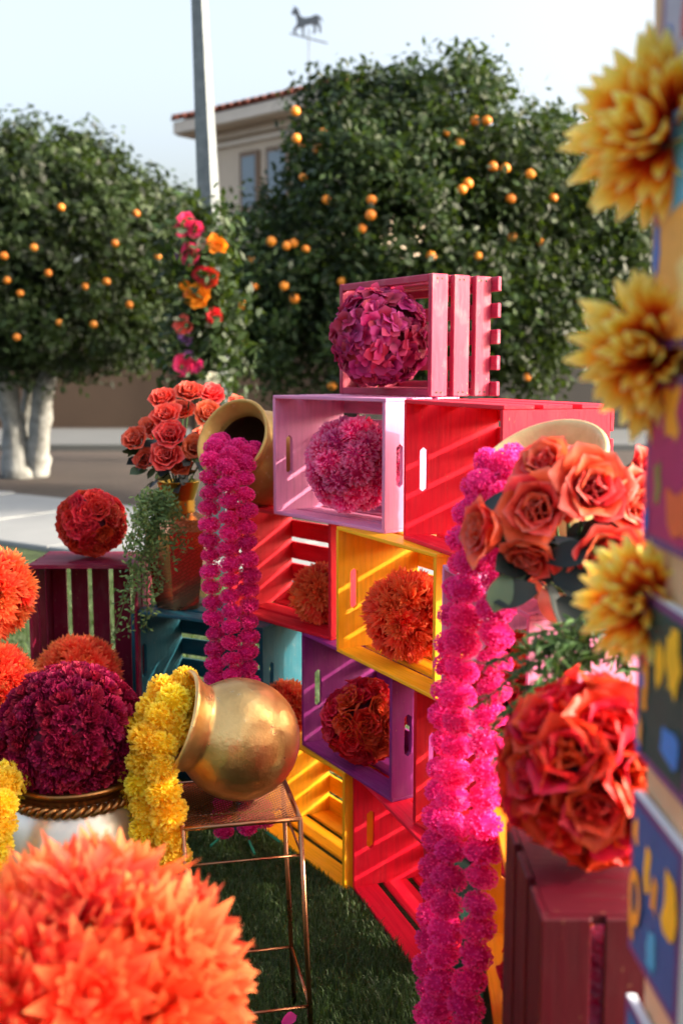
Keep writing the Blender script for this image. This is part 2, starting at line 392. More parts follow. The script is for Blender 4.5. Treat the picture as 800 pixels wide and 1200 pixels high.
def crown(lobes, nleaf, size, mat, dens_in=.35):
    """lobes: (centre, radii). leaves hang in clumps spread over and inside the lobes"""
    Vs = []; tot = sum(r[0]*r[2] for c, r in lobes)
    C = []; N = []; Rr = []
    for c, r in lobes:
        n = int(nleaf*r[0]*r[2]/tot); ncl = max(8, n//46)
        d = rng.normal(size=(ncl, 3)); d /= np.linalg.norm(d, axis=1)[:, None]
        rad = np.where(rng.random(ncl) < dens_in, rng.uniform(.35, .85, ncl), rng.uniform(.80, 1.03, ncl))
        cc = np.array(c)+d*rad[:, None]*np.array(r)
        k = rng.integers(0, ncl, n); sp = rng.uniform(.06, .17, ncl)[k]
        C.append(cc[k]+np.clip(rng.normal(size=(n, 3)), -1.7, 1.7)*sp[:, None]); N.append(d[k]); Rr.append((k*.6180339) % 1*.55)
    C = np.concatenate(C); N = np.concatenate(N); tr = np.concatenate(Rr); n = len(C)
    # sprigs poking out of the outline
    nd = N*.6+rng.normal(size=(n, 3))*.75+np.array([0, 0, .5]); nd /= np.linalg.norm(nd, axis=1)[:, None]
    ax = rng.normal(size=(n, 3)); ax -= (ax*nd).sum(1)[:, None]*nd; ax /= np.linalg.norm(ax, axis=1)[:, None]
    sx = np.cross(nd, ax); L = size*rng.uniform(.7, 1.3, n)[:, None]; W = L*.24
    V = np.stack([C-ax*L*.5, C+sx*W-nd*L*.06, C+ax*L*.5-nd*L*.10, C-sx*W-nd*L*.06], 1).reshape(-1, 3)
    b = np.arange(n)[:, None]*4
    T = np.concatenate([b+[0, 1, 2], b+[0, 2, 3]])
    return V, T, np.repeat(np.clip(tr*1.1*rng.uniform(.4, 1.2, n)+rng.uniform(0, .35, n)**2, 0, .98), 4)
def lob(px, py, Y, rx, ry, rd): k = Y/F; c = at(px, py, Y); return (c, (rx*k, rd, ry*k))
def citrus(label, base, stems, lobes, nleaf, size, mat, oranges, oy, osize, tmat, sprigs=()):
    r = thing('citrus_tree', label, 'tree', base, 0, None)
    bv = Vector(base)
    parts = [tube([Vector(p)-bv for p in smoothpath(s[0], 5)], np.interp(np.linspace(0, 1, 5*(len(s[0])-1)+1), np.linspace(0, 1, len(s[1])), s[1]), 10) for s in stems]
    tv, tf = join(parts); tv = [(x+random.gauss(0, .012), y+random.gauss(0, .012), z+random.gauss(0, .015)) for x, y, z in tv]
    obj('trunk', mesh('trunk', tv, tf, tmat, True), r)
    V, T, tt = crown(lobes, nleaf, size, mat)
    extra = []
    for (px, py, Y, hpx) in sprigs:
        c = at(px, py, Y); n = 60; hh = hpx*Y/F
        extra.append(np.array(c)+np.stack([rng.normal(size=n)*.05, rng.normal(size=n)*.05, rng.uniform(-.8, 0, n)*hh], 1))
    if extra:
        C = np.concatenate(extra); n = len(C); nd = rng.normal(size=(n, 3)); nd /= np.linalg.norm(nd, axis=1)[:, None]
        ax = np.cross(nd, rng.normal(size=(n, 3))); ax /= np.linalg.norm(ax, axis=1)[:, None]; sx = np.cross(nd, ax)
        L = size; V2 = np.stack([C-ax*L*.5, C+sx*L*.24, C+ax*L*.5, C-sx*L*.24], 1).reshape(-1, 3); b = np.arange(n)[:, None]*4+len(V)
        V = np.concatenate([V, V2]); T = np.concatenate([T, b+[0, 1, 2], b+[0, 2, 3]]); tt = np.concatenate([tt, np.repeat(rng.uniform(0, 1, n), 4)])
    cr = obj('crown', bigmesh('crown', V-np.array(bv), T, mat, tt), r); cr['kind'] = 'stuff'
    for (px, py) in oranges:
        Y = oy+random.uniform(-.25, .25)
        # the fruit hangs at the front of the nearest lobe
        best = None
        for c, rr in lobes:
            q = at(px, py, c.y); e = ((q.x-c.x)/rr[0])**2+((q.z-c.z)/rr[2])**2
            if e < .95:
                yy = c.y-rr[1]*math.sqrt(1-e)*.98-random.uniform(-.04, .06); best = yy if best is None else min(best, yy)
        obj('orange', orange_me, r, at(px, py, best if best else Y)-bv, (random.random(), random.random(), 0), osize*random.uniform(.85, 1.1))
    return r
YL = 13.0; bl = at(36, 556, YL)
lobesL = [lob(20, 280, YL, 125, 105, 1.5), lob(110, 300, YL+.2, 95, 100, 1.3), lob(-60, 270, YL+.4, 115, 108, 1.4), lob(60, 215, YL+.6, 80, 60, 1.0), lob(175, 290, YL+.8, 62, 70, .9), lob(80, 385, YL-.2, 110, 48, 1.2), lob(-10, 375, YL-.4, 90, 55, 1.2), lob(20, 205, YL+.8, 50, 32, .7), lob(150, 385, YL+.3, 60, 42, .8), lob(205, 330, YL+.9, 36, 60, .7), lob(55, 420, YL-.5, 55, 24, .6), lob(75, 182, YL+.6, 26, 20, .4), lob(115, 195, YL+.6, 30, 24, .4), lob(-10, 172, YL+.6, 24, 20, .4), lob(165, 228, YL+.7, 26, 22, .4), lob(30, 162, YL+.6, 12, 18, .2)]
stemsL = [([at(22, 560, YL), at(18, 515, YL), at(8, 460, YL-.1), at(-22, 400, YL-.2), at(-45, 330, YL)], [.20, .15, .13, .10, .06]),
          ([at(42, 558, YL+.1), at(46, 520, YL), at(50, 470, YL-.1), at(62, 425, YL-.2), at(95, 370, YL-.1), at(110, 320, YL)], [.17, .13, .12, .11, .09, .05]),
          ([at(30, 545, YL+.2), at(31, 490, YL+.3), at(34, 430, YL+.3), at(30, 340, YL+.4)], [.09, .06, .06, .05])]
orL = [(72, 243), (135, 285), (110, 380), (70, 378), (152, 357), (24, 344), (100, 336), (8, 328), (57, 320), (160, 250), (185, 300), (40, 290), (125, 330), (20, 395), (5, 300)]
citrus('citrus tree with white painted forked trunk standing in bare soil', bl, stemsL, lobesL, 62000, .105, M_leafB, orL, YL-1.2, .043, M_white, [(28, 150, YL, 40), (75, 165, YL, 30), (110, 185, YL, 30), (155, 215, YL, 22)])
YR = 10.6; br = Vector((.85, YR, gz(YR)))
lobesR = [lob(470, 270, YR, 150, 130, 1.3), lob(425, 190, YR+.2, 82, 78, 1.0), lob(530, 175, YR+.2, 85, 85, 1.0), lob(610, 230, YR+.1, 95, 85, 1.0), lob(680, 270, YR+.3, 75, 75, .9), lob(345, 320, YR, 85, 92, 1.1), lob(300, 350, YR-.1, 48, 90, .9), lob(420, 390, YR-.3, 150, 80, 1.1), lob(560, 360, YR-.2, 110, 85, 1.0), lob(640, 350, YR-.1, 55, 70, .8), lob(625, 420, YR-.2, 38, 42, .5), lob(388, 125, YR+.4, 36, 34, .6), lob(455, 130, YR+.4, 60, 35, .6), lob(500, 108, YR+.3, 26, 30, .4), lob(560, 112, YR+.3, 30, 28, .4), lob(430, 112, YR+.3, 22, 24, .3), lob(640, 172, YR+.3, 34, 28, .4), lob(690, 212, YR+.3, 34, 28, .4), lob(725, 310, YR+.3, 50, 60, .8), lob(535, 85, YR+.3, 9, 22, .12)]
stemsR = [([br, br+Vector((.05, 0, .6)), at(470, 400, YR), at(430, 300, YR), at(400, 220, YR)], [.16, .12, .11, .07, .03]), ([br+Vector((.05, 0, .5)), at(530, 400, YR), at(590, 320, YR), at(640, 260, YR)], [.11, .09, .06, .03]), ([at(480, 380, YR), at(510, 260, YR), at(530, 160, YR)], [.07, .05, .02])]
orR = [(435, 234), (434, 252), (424, 268), (524, 155), (556, 141), (538, 168), (577, 195), (592, 197), (621, 204), (548, 215), (541, 222), (598, 233), (570, 141), (382, 234), (298, 335), (284, 357), (345, 350), (378, 155), (346, 130), (347, 162), (352, 172), (372, 175), (355, 208), (336, 288), (358, 292), (344, 285), (318, 283), (617, 442), (634, 285), (600, 278), (389, 452), (295, 305), (333, 335), (648, 232), (505, 300), (470, 340), (560, 300), (285, 400), (400, 330)]
citrus('large citrus tree full of oranges behind the stacked crates', br, stemsR, lobesR, 80000, .088, M_leafA, orR, YR-1.1, .045, M_bark, [(538, 52, YR, 45), (480, 88, YR, 20), (400, 95, YR, 20), (640, 140, YR, 25), (705, 185, YR, 22)])
YM = 15.0; bm_ = at(232, 520, YM)
lobesM = [lob(215, 300, YM, 50, 70, 1.0), lob(240, 370, YM, 55, 60, 1.0), lob(200, 360, YM, 40, 50, .8)]
citrus('small dark citrus tree growing behind the grey metal pole', bm_, [([bm_, at(232, 440, YM), at(225, 330, YM)], [.1, .08, .04])], lobesM, 12000, .105, M_leafB, [(210, 300), (195, 350)], YM-.8, .05, M_bark)

# ------------------------------------------------------------------ lamp pole with a flower garland
t = NT('galvanised'); co = t.n('TexCoord'); t.base(t.ramp(t.noise(co.outputs['Object'], 14, 4), [(.3, lin('5C646A')), (.7, lin('767E82'))])); t.set(Roughness=.6, Metallic=.2); M_galv = t.m
pb = Vector((-1.0, 7.5, 0)); pole = thing('metal_pole', 'tall tapered grey metal pole with climbing flowers on it', 'pole', pb, R(-24))
ptop = at(231, -60, 7.5)-pb; pbot = at(261, 600, 7.5)-pb
PV = []; dirp = (ptop-pbot).normalized(); low = pbot-dirp*((pbot.z)/dirp.z)
for pp, hw in ((low, .085), (ptop, .036)):
    for sx, sy in ((-1, -1), (1, -1), (1, 1), (-1, 1)):
        v = Matrix.Rotation(R(24), 3, 'Z') @ pp; PV.append((v.x+sx*hw, v.y+sy*hw, v.z))
obj('shaft', mesh('shaft', PV, [(0, 1, 5, 4), (1, 2, 6, 5), (2, 3, 7, 6), (3, 0, 4, 7), (4, 5, 6, 7), (3, 2, 1, 0)], M_galv), pole)
lv = Matrix.Rotation(R(24), 3, 'Z') @ low
obj('base_plate', box_mesh('base_plate', .34, .34, .02, M_galv, .004), pole, (lv.x, lv.y, .012))

# ------------------------------------------------------------------ flower geometry
def petal(L, W, shape='lance', cup=.2, curl=.3, nu=4, nv=2, roll=0, ruffle=0):
    V = []; tt = []
    for i in range(nu+1):
        t_ = i/nu
        if shape == 'lance': wd = max(.10, math.sin(math.pi*min(1, .12+.88*t_)**.8)) if i < nu else .05
        elif shape == 'round': wd = (.32+.68*math.sin(t_/.62*math.pi/2)) if t_ < .62 else math.sqrt(max(.03, 1-((t_-.62)/.385)**2))
        elif shape == 'petal': wd = (.30+.70*math.sin(t_/.68*math.pi/2)) if t_ < .68 else max(.10, (1-((t_-.68)/.33)**2)**.7)
        elif shape == 'strap': wd = (.5+.5*t_)*(1 if i < nu else .45)
        else: wd = (.3+.7*t_)
        c = curl if abs(curl) > 1e-3 else 1e-3
        x = L*math.sin(c*t_)/c; z = L*(1-math.cos(c*t_))/c
        z -= roll*L*max(0, t_-.55)**2*4; x -= abs(roll)*L*max(0, t_-.75)**2
        for j in range(nv+1):
            s_ = j/nv*2-1; w_ = W*wd
            zz = z+cup*w_*s_*s_-(cup*2.2*w_*max(0, abs(s_)-.5)**2 if shape == 'round' else 0)+(ruffle*W*t_*random.uniform(-1, 1) if ruffle else 0)
            V.append((x-(.05*L*s_*s_*t_ if shape == 'round' else 0), s_*w_/2, zz)); tt.append(t_)
    Fc = [(i*(nv+1)+j, (i+1)*(nv+1)+j, (i+1)*(nv+1)+j+1, i*(nv+1)+j+1) for i in range(nu) for j in range(nv)]
    return np.array(V), Fc, tt
def head(name, rings, mat, shape='lance', jit=8, seed=1, smooth=True, nu=4, nv=2, ruffle=0):
    """rings: (count, elevation deg, length, width, base radius, base height, curl, cup, roll)"""
    random.seed(seed); AV = []; AF = []; AT = []; o = 0
    for ri, (n, el, L, W, r0, z0, curl, cup, roll) in enumerate(rings):
        for k in range(n):
            az = 2*math.pi*(k+.5*(ri % 2))/n+R(random.uniform(-jit, jit)); e = R(el+random.uniform(-jit, jit))
            sL = random.uniform(.85, 1.12)
            V, Fc, tt = petal(L*sL, W*random.uniform(.9, 1.1), shape, cup, curl+random.uniform(-.15, .15), nu, nv, roll, ruffle)
            M = np.array(Matrix.Rotation(az, 3, 'Z') @ Matrix.Rotation(-e, 3, 'Y') @ Matrix.Rotation(R(random.uniform(-jit, jit)), 3, 'X'))
            V = V @ M.T+np.array([r0*math.cos(az), r0*math.sin(az), z0])
            AV.append(V); AF += [tuple(i+o for i in f) for f in Fc]; AT += tt; o += len(V)
    return mesh(name, np.concatenate(AV), AF, mat, smooth, AT)
def fib(n, jit=0):
    out = []
    for i in range(n):
        z = 1-2*(i+.5)/n; a = i*2.399963+random.uniform(-jit, jit); r = math.sqrt(1-z*z); out.append(Vector((r*math.cos(a), r*math.sin(a), z)))
    return out
def sphere_me(name, rad, mat, sub=3, tt=.0):
    V, Fc = ico(rad, sub); return mesh(name, V, Fc, mat, True, [tt]*len(V))
def orient(n, spin=None): return n.to_track_quat('Z', 'Y') @ Quaternion((0, 0, 1), random.uniform(0, 6.28) if spin is None else spin)
def ball(label, c, rad, heads, n, hs, core_mat, depth=.8, group=None, name='flower_ball', part='flower', sj=.1, jit=.1, cat='flower ball', lift=.97, tilt=.0):
    """a kissing ball: foam core and n flower heads set all over it; c is the centre"""
    b = thing(name, label, cat, (c[0], c[1], c[2]-rad), 0, group)
    obj('core', sphere_me('core', rad*depth, core_mat), b, (0, 0, rad))
    for i, d in enumerate(fib(n, .25)):
        d = (d+Vector([random.uniform(-jit, jit) for _ in range(3)])).normalized()
        e = (d+Vector([random.gauss(0, tilt) for _ in range(3)])).normalized() if tilt else d
        obj(part, heads[i % len(heads)], b, Vector((0, 0, rad))+d*rad*depth*lift, orient(e), hs*random.uniform(1-sj, 1+sj))
    return b
# materials for petals
PM = dict(
 orange=petal_mat('petal_orange', [(0, 'DC2A1C'), (.35, 'F85434'), (.75, 'FF7448'), (1, 'FF9C60')], .6, .48),
 redorange=petal_mat('petal_red_orange', [(0, 'E8361E'), (.4, 'FF5E38'), (1, 'FF8658')], .6, .52),
 pink=petal_mat('petal_pink', [(0, 'DC2078'), (.5, 'FF469E'), (1, 'FFAED8')], .55, .52, vv=.5),
 maroon=petal_mat('petal_maroon', [(0, '46031A'), (.6, '7E0A30'), (1, '9C1440')], .6, .3),
 satin=petal_mat('petal_satin_red', [(0, 'AC0A12'), (.6, 'DE181C'), (1, 'EC3428')], .46, .36, spec=.35),
 brick=petal_mat('petal_brick_red', [(0, '9C0A12'), (.55, 'CE181C'), (1, 'E64030')], .48, .36, spec=.35),
 hyd=petal_mat('petal_hydrangea', [(0, '7E0C40'), (.4, 'B01C58'), (1, 'C84882')], .5, .38, vv=.6, hv=.05),
 rose=petal_mat('petal_rose', [(0, 'A41A18'), (.5, 'D43C2C'), (.85, 'EC5C46'), (1, 'D07068')], .5, .38),
 yellow=petal_mat('petal_yellow', [(0, 'FFCC14'), (.6, 'FFE236'), (1, 'FFF06A')], .6, .5),
 pom=petal_mat('petal_magenta', [(0, 'D00A6E'), (.6, 'FF2C9C'), (1, 'FF68B8')], .6, .48, hv=.012, vv=.22),
 dahlia=petal_mat('petal_dahlia', [(0, 'B80C1C'), (.56, 'E0341E'), (.68, 'FFAA2C'), (.80, 'FFDC5A'), (1, 'FFF4A0')], .55, .6, vv=.10),
 core_dark=plain('foam_dark', '4A0820', .9, .2, 8, 0), core_or=plain('foam_orange', 'C8401E', .9, .2, 8, 0), core_pk=plain('foam_pink', 'B81C68', .9, .2, 8, 0))
mum = [head('mum_head', [(13, 12, 1, .38, .06, 0, .35, .25, 0), (12, 32, .95, .36, .05, .04, .35, .25, 0), (11, 52, .85, .26, .04, .08, .35, .3, 0), (8, 72, .7, .22, .03, .1, .3, .3, 0)], PM['orange'], 'lance', 12, s_) for s_ in (1, 2, 3)]
mumR = [head('mum_head', [(13, 12, 1, .36, .06, 0, .35, .25, 0), (12, 34, .95, .34, .05, .04, .35, .25, 0), (11, 56, .85, .24, .04, .08, .35, .3, 0), (8, 76, .7, .2, .03, .1, .3, .3, 0)], PM['redorange'], 'lance', 13, s_) for s_ in (4, 5)]
bigmum = [head('dahlia_head', [(12, 6, 1, .36, .10, -.05, .25, .22, 0), (12, 20, .98, .36, .10, 0, .3, .22, 0), (11, 34, .88, .33, .08, .05, .35, .25, 0), (10, 50, .72, .30, .06, .08, .4, .28, 0), (7, 68, .5, .24, .04, .1, .4, .3, 0)], PM['orange'], 'lance', 11, s_, nu=5) for s_ in (24, 25, 26)]
pinkm = [head('mum_head', [(16, 6, .95, .17, .10, -.1, .5, .2, 0), (18, 22, 1, .17, .10, -.05, .55, .2, 0), (18, 38, 1, .17, .10, 0, .6, .2, 0), (16, 53, .98, .16, .09, .02, .6, .2, 0), (14, 67, .95, .15, .07, .03, .5, .2, 0), (9, 80, .9, .14, .05, .05, .3, .2, 0)], PM['pink'], 'strap', 8, s_, nu=3, nv=2) for s_ in (6, 7)]
carn = [head('carnation_head', [(15, 12, .95, .30, .05, 0, .2, .15, .1), (15, 34, .92, .30, .06, .04, .2, .2, .1), (13, 54, .9, .28, .05, .06, .2, .2, .1), (9, 74, .85, .26, .05, .08, .1, .2, .1)], PM['maroon'], 'fan', 16, s_, smooth=False, nu=2, nv=2, ruffle=.14) for s_ in (8, 9, 10)]
def rose_rings(k=1.0): return [(5, 30, .62, .75, .0, -.14, .4, .3, 0), (3, 88, .66, .80, .03, .0, .15, .6, .04), (4, 84, .70, .92, .11, -.02, .2, .55, .10), (5, 75, .76, .80, .22, -.05, .25, .46, .22), (6, 63, .84, .90, .31, -.10, .3, .38, .26), (7, 46, .88, .96, .36, -.14, .3, .30, .30)]
def rose_head(mat, seed, ruffle=.03): return head('rose_head', rose_rings(), mat, 'round', 7, seed, True, 8, 6, ruffle*.6)
satinH = [rose_head(PM['satin'], s_, .10) for s_ in (11, 12)]; brickH = [rose_head(PM['brick'], s_, .10) for s_ in (13, 14)]
roseH = [rose_head(PM['rose'], s_, .03) for s_ in (15, 16, 17)]
flor = [head('floret', [(4, 16, 1, 1.0, .02, .25, -.2, .1, .1)], PM['hyd'], 'round', 9, s_, True, 4, 4, .05) for s_ in (18, 19, 20)]
dahl = [head('dahlia_head', [(16, -24, .92, .20, .05, -.04, -.1, .3, 0), (19, -4, 1, .21, .06, 0, .05, .3, 0), (20, 12, 1, .21, .06, .02, .1, .3, 0), (19, 27, 1, .21, .06, .03, .12, .3, 0), (17, 42, .99, .21, .05, .04, .14, .3, 0), (14, 57, .96, .20, .05, .04, .15, .3, 0), (10, 71, .92, .19, .04, .04, .15, .3, 0), (5, 84, .86, .17, .03, .04, .1, .3, 0)], PM['dahlia'], 'petal', 11, s_, nu=6) for s_ in (21, 22, 23)]
def fluff(name, mat, n, seed, squash=.8, wd=.2, lo=.72, h0=.24, h1=.36):
    """round tissue pompom: n short frilled flakes on a small core"""
    random.seed(seed); AV = []; AF = []; AT = []
    V, Fc = ico(lo, 1); AV += [tuple(v) for v in V]; AF += [tuple(f) for f in Fc]; AT += [.15]*len(V)
    for d in fib(n, .3):
        d = (d+Vector([random.uniform(-.2, .2) for _ in range(3)])).normalized()
        q = orient(d); b = len(AV); hgt = random.uniform(h0, h1); lean = Vector((random.uniform(-.16, .16), random.uniform(-.16, .16), 0))
        for (x, y, z, t_) in ((-wd*.4, 0, 0, .2), (wd*.4, 0, 0, .2), (wd, wd*.35*random.uniform(-1, 1), hgt*.8, .85), (0, wd*.4*random.uniform(-1, 1), hgt, 1), (-wd, wd*.35*random.uniform(-1, 1), hgt*.8, .85)):
            p = d*(lo-.04)+q @ (Vector((x, y, z))+lean*(z/hgt)); AV.append(tuple(p)); AT.append(t_)
        AF += [(b, b+1, b+2, b+3), (b, b+3, b+4)]
    AV = [(x, y, z*squash) for x, y, z in AV]
    return mesh(name, AV, AF, mat, False, AT)
pomH = [fluff('pompom', PM['pom'], 420, s_, .74, .07, .84, .12, .22) for s_ in (31, 32, 33)]
yelH = [fluff('marigold', PM['yellow'], 330, s_, .84, .10, .68, .26, .38) for s_ in (34, 35, 36)]
pinkF = [fluff('mum_head', PM['pink'], 260, s_, .9, .085, .62, .34, .46) for s_ in (37, 38, 39)]

# ------------------------------------------------------------------ crates
L, H, D = .457, .318, .241; TE, TS = .011, .009
MP = {k: paint('paint_'+k, h, wr) for k, h, wr in (
 ('pink', 'D484AC', .14), ('red', 'E01030', .05), ('scarlet', 'CC0A24', .05), ('yellow', 'F6AC14', .08), ('purple', '86246F', .10), ('teal', '12505F', .08), ('maroon', '74082E', .10), ('dusty', 'A22C4C', .34), ('wine', '4A0214', .03), ('orange', 'E88A14', .10), ('green', '0E3A32', .10))}
def end_panel_mesh(mat, on_end):
    key = ('end', mat.name, on_end)
    if key in _bc: return _bc[key]
    y0, y1_, z0, z1 = 0, D-TS, TS, H-TS; cy, cz, hl, hw = .045, H/2, .052, .0105
    ang = sorted(set([math.atan2(b-cz, a-cy) for a in (y0, y1_) for b in (z0, z1)]+[2*math.pi*k/28-math.pi for k in range(28)]))
    def ray_rect(q):
        c, s_ = math.cos(q), math.sin(q); t_ = 9
        for n_, d_ in (((y1_-cy) if c > 0 else (y0-cy), c), ((z1-cz) if s_ > 0 else (z0-cz), s_)):
            if abs(d_) > 1e-9: t_ = min(t_, n_/d_)
        return cy+c*t_, cz+s_*t_
    def ray_st(q):
        c, s_ = math.cos(q), math.sin(q); lo, hi = 0, .2
        for _ in range(30):
            m_ = (lo+hi)/2; a, b = abs(c*m_), max(0, abs(s_*m_)-(hl-hw))
            if math.hypot(a, b) < hw: lo = m_
            else: hi = m_
        return cy+c*lo, cz+s_*lo
    V = []; n_ = len(ang)
    for x in (0, TE):
        for q in ang: V.append((x, *ray_rect(q)))
        for q in ang: V.append((x, *ray_st(q)))
    Fc = []
    for i in range(n_):
        j = (i+1) % n_; o1 = 2*n_
        Fc += [(i, n_+i, n_+j, j), (o1+i, o1+j, o1+n_+j, o1+n_+i), (i, j, o1+j, o1+i), (n_+i, o1+n_+i, o1+n_+j, n_+j)]
    V = np.array(V); V2 = V-np.array([TE/2, 0, 0])
    g = V[:, [2, 1, 0]]
    if on_end: V2 = np.stack([-V2[:, 2], V2[:, 1], V2[:, 0]], 1)
    _bc[key] = mesh('end_panel', V2, Fc, mat, guv=g); return _bc[key]
def crate(label, col, fl, yaw, z0, on_end=False, group=None, cat='crate', flat=False):
    """fl: plan position of the front left corner seen from the open side; open side faces local -Y"""
    m = MP[col]; r = thing('wooden_crate', label, cat, (fl[0], fl[1], z0+.001), yaw, group)
    def T(p): return (H-p[2], p[1], p[0]) if on_end else p
    def bx(n, sx, sy, sz, c):
        if on_end: sx, sz = sz, sx
        k = .0035                              # slats are nailed on a little crooked
        obj(n, box_mesh(n, sx, sy, sz, m), r, T(c), (random.uniform(-k, k)*.4, random.uniform(-k, k)*(.4 if n == 'side_slat' else 1), random.uniform(-k, k)*(1 if n == 'side_slat' else .4)))
    for x in (TE/2, L-TE/2):
        e = obj('end_panel', end_panel_mesh(m, on_end), r, (H, 0, x) if on_end else (x, 0, 0))
    for z in (TS/2, H-TS/2):
        for k in range(3):
            wd = .0655; y = wd/2+k*(wd+.0175)
            bx('side_slat', L, wd, TS, (L/2, y+.0003*k, z))
    for k in range(5):
        wd = .052; bx('bottom_slat', L, TS, wd, (L/2, D-TS/2, wd/2+k*(wd+.0145)))
    return r
CR = {}
M_nail = plain('nail_head', '3A3230', .5, .1, 5, 0, metallic=.6)
nail = mesh('nail', *tube([(0, 0, 0), (0, 0, .0010)], .0022, 6), M_nail)
def nails(r, n_x=(TE/2, L-TE/2)):
    """two nails through every slat end"""
    for x in n_x:
        for k in range(3):
            for dy in (-.018, .018): obj('nail', nail, r, (x+random.uniform(-.001, .001), .0327+k*.083+dy, H-.0002))
CR['pink'] = crate('pale pink wooden crate holding a hot pink chrysanthemum ball', 'pink', (-.182, 2.845), -.900, 3*H)
CR['red4'] = crate('bright red wooden crate behind the roses, beside the pale pink crate', 'red', (.141, 2.408), -1.218, 3*H)
CR['yellow3'] = crate('yellow wooden crate holding a shaggy orange red flower ball', 'yellow', (-.013, 2.614), -1.088, 2*H)
CR['redslat'] = crate('red slatted crate under the gold pot with pink garlands', 'scarlet', (-.331, 3.061), -.842, 2*H)
CR['purple'] = crate('purple wooden crate holding a red satin rose ball', 'purple', (-.108, 2.818), -1.052, H)
CR['red2'] = crate('red wooden crate tucked between the purple crate and the pink garland', 'scarlet', (.161, 2.301), -1.0, H)
CR['red1'] = crate('empty red wooden crate standing on the grass', 'red', (.029, 2.623), -1.231, 0)
CR['yellow1'] = crate('yellow slatted crate on the grass behind the wire stand', 'yellow', (-.239, 2.996), -1.0, 0)
CR['teal'] = crate('dark teal crate carrying the copper vase of roses', 'teal', (-.62, 3.08), R(-28), H)
CR['teal1'] = crate('lowest teal crate on the grass behind the gold pot', 'teal', (-.70, 3.17), R(-28), 0)
CR['maroon'] = crate('maroon crate stood on end with a red rose ball on top', 'maroon', (-.915, 3.06), 0, H, True)
CR['maroon1'] = crate('maroon crate on the grass under the upright maroon crate', 'maroon', (-.985, 3.055), 0, 0)
CR['pink2'] = crate('pale pink crate under the tilted cream gold pot and rose bouquet', 'pink', (.200, 2.087), R(-78), 2*H)
CR['orange2'] = crate('orange crate beside the pink garland with a red rose ball inside', 'orange', (.252, 1.826), R(-93), H)
CR['green1'] = crate('dark green crate on the grass behind the pink garland', 'green', (.200, 2.135), R(-85), 0)
CR['orange1'] = crate('lower orange crate on the grass beneath the orange crate', 'orange', (.268, 1.668), R(-92), 0)
CR['wine'] = crate('wine red crate stood on end under the big red rose ball', 'wine', (.524, 1.275), math.pi, H, True)
CR['wine1'] = crate('wine red crate on the grass under the upright wine crate', 'wine', (.60, 1.28), math.pi, 0)
for k_ in ('pink', 'red4', 'yellow3', 'redslat', 'purple', 'red1', 'teal', 'pink2', 'orange2'): nails(CR[k_])
# the smaller crate on top has open ends of three boards and slats that run past them
TL, TH, TD = .4035, .295, .205
r = thing('wooden_crate', 'dusty rose crate with open slatted ends on top of the stack, holding hydrangeas', 'crate', (-.006, 2.923, 4*H+.001), -.992)
md = MP['dusty']
for x in (.0075, TL-.0075):
    for k in range(3): obj('end_board', box_mesh('end_board', .015, .050, TH-.002, md, .002, 2), r, (x, .025+k*.068, TH/2))
for z in (.0105, TH-.0105):
    for y, wd in ((.009, .018), (.088, .05), (.156, .05)): obj('side_rail', box_mesh('side_rail', TL-.0304, wd, .018, md, .002, 0), r, (TL/2, y, z))
for k in range(5): obj('bottom_slat', box_mesh('bottom_slat', TL+.022, .013, .036, md, .002, 0), r, (TL/2+.011, .1935, .019+k*.0642))
tri = [(0, 0), (.045, 0), (0, .045)]
for x, sx in ((TL-.0155, -1), (.0155, 1)):
    for z, sz in ((TH-.0205, -1), (.0205, 1)):
        V = [(sx*a, y, sz*b) for y in (0, .014) for a, b in tri]
        obj('corner_brace', mesh('corner_brace', V, [(0, 1, 2), (5, 4, 3), (0, 3, 4, 1), (1, 4, 5, 2), (2, 5, 3, 0)], md, guv=V), r, (x, .05, z))
nv_, nf_ = tube([(0, 0, 0), (.0012, 0, 0)], .0026, 6); nail = mesh('nail', nv_, nf_, M_nail)
for k in range(3):
    for z in (.012, TH-.012):
        for dy in (-.007, .007): obj('nail', nail, r, (TL, .025+k*.068+dy, z))

# ------------------------------------------------------------------ flower balls
def rose_part(parent, loc, q, size, mats, seed, keep=17, ruffle=.04):
    """a rose: bud of tight inner petals, every outer petal a piece of its own"""
    random.seed(seed); key = ('bud', mats.name)
    if key not in _bc: _bc[key] = head('rose_bud', rose_rings()[:3], mats, 'round', 7, 50, True, 8, 6, ruffle*.6)
    o = obj('rose', _bc[key], parent, loc, q, size); cnt = 0
    for ri, (n, el, L_, W_, r0, z0, curl, cup, roll) in enumerate(rose_rings()[3:]):
        for k in range(n):
            if cnt >= keep: break
            v = k % 2; kk = ('pet', mats.name, ri, v)
            if kk not in _bc:
                V, Fc, tt = petal(L_, W_, 'round', cup, curl, 9, 6, roll*(1+.3*v), ruffle*.6); _bc[kk] = mesh('petal', V, Fc, mats, True, tt)
            az = 2*math.pi*(k+.5*ri)/n+R(random.uniform(-9, 9)); e = R(el+random.uniform(-8, 8))
            M = Matrix.Rotation(az, 3, 'Z') @ Matrix.Rotation(-e, 3, 'Y') @ Matrix.Rotation(R(random.uniform(-10, 10)), 3, 'X')
            obj('petal', _bc[kk], o, (r0*math.cos(az), r0*math.sin(az), z0), M.to_quaternion(), random.uniform(.92, 1.08)); cnt += 1
    return o
ball('hot pink chrysanthemum ball in the pale pink crate', (.030, 2.715, 3*H+TS+.137), .136, pinkF, 44, .043, PM['core_pk'], .66, lift=1.03, jit=.05)
ball('plum hydrangea ball in the dusty rose crate on top', (.098, 2.735, 4*H+.021+.128), .126, flor, 290, .027, PM['core_dark'], .82, part='floret', sj=.18, jit=.25, lift=1.03, tilt=.45)
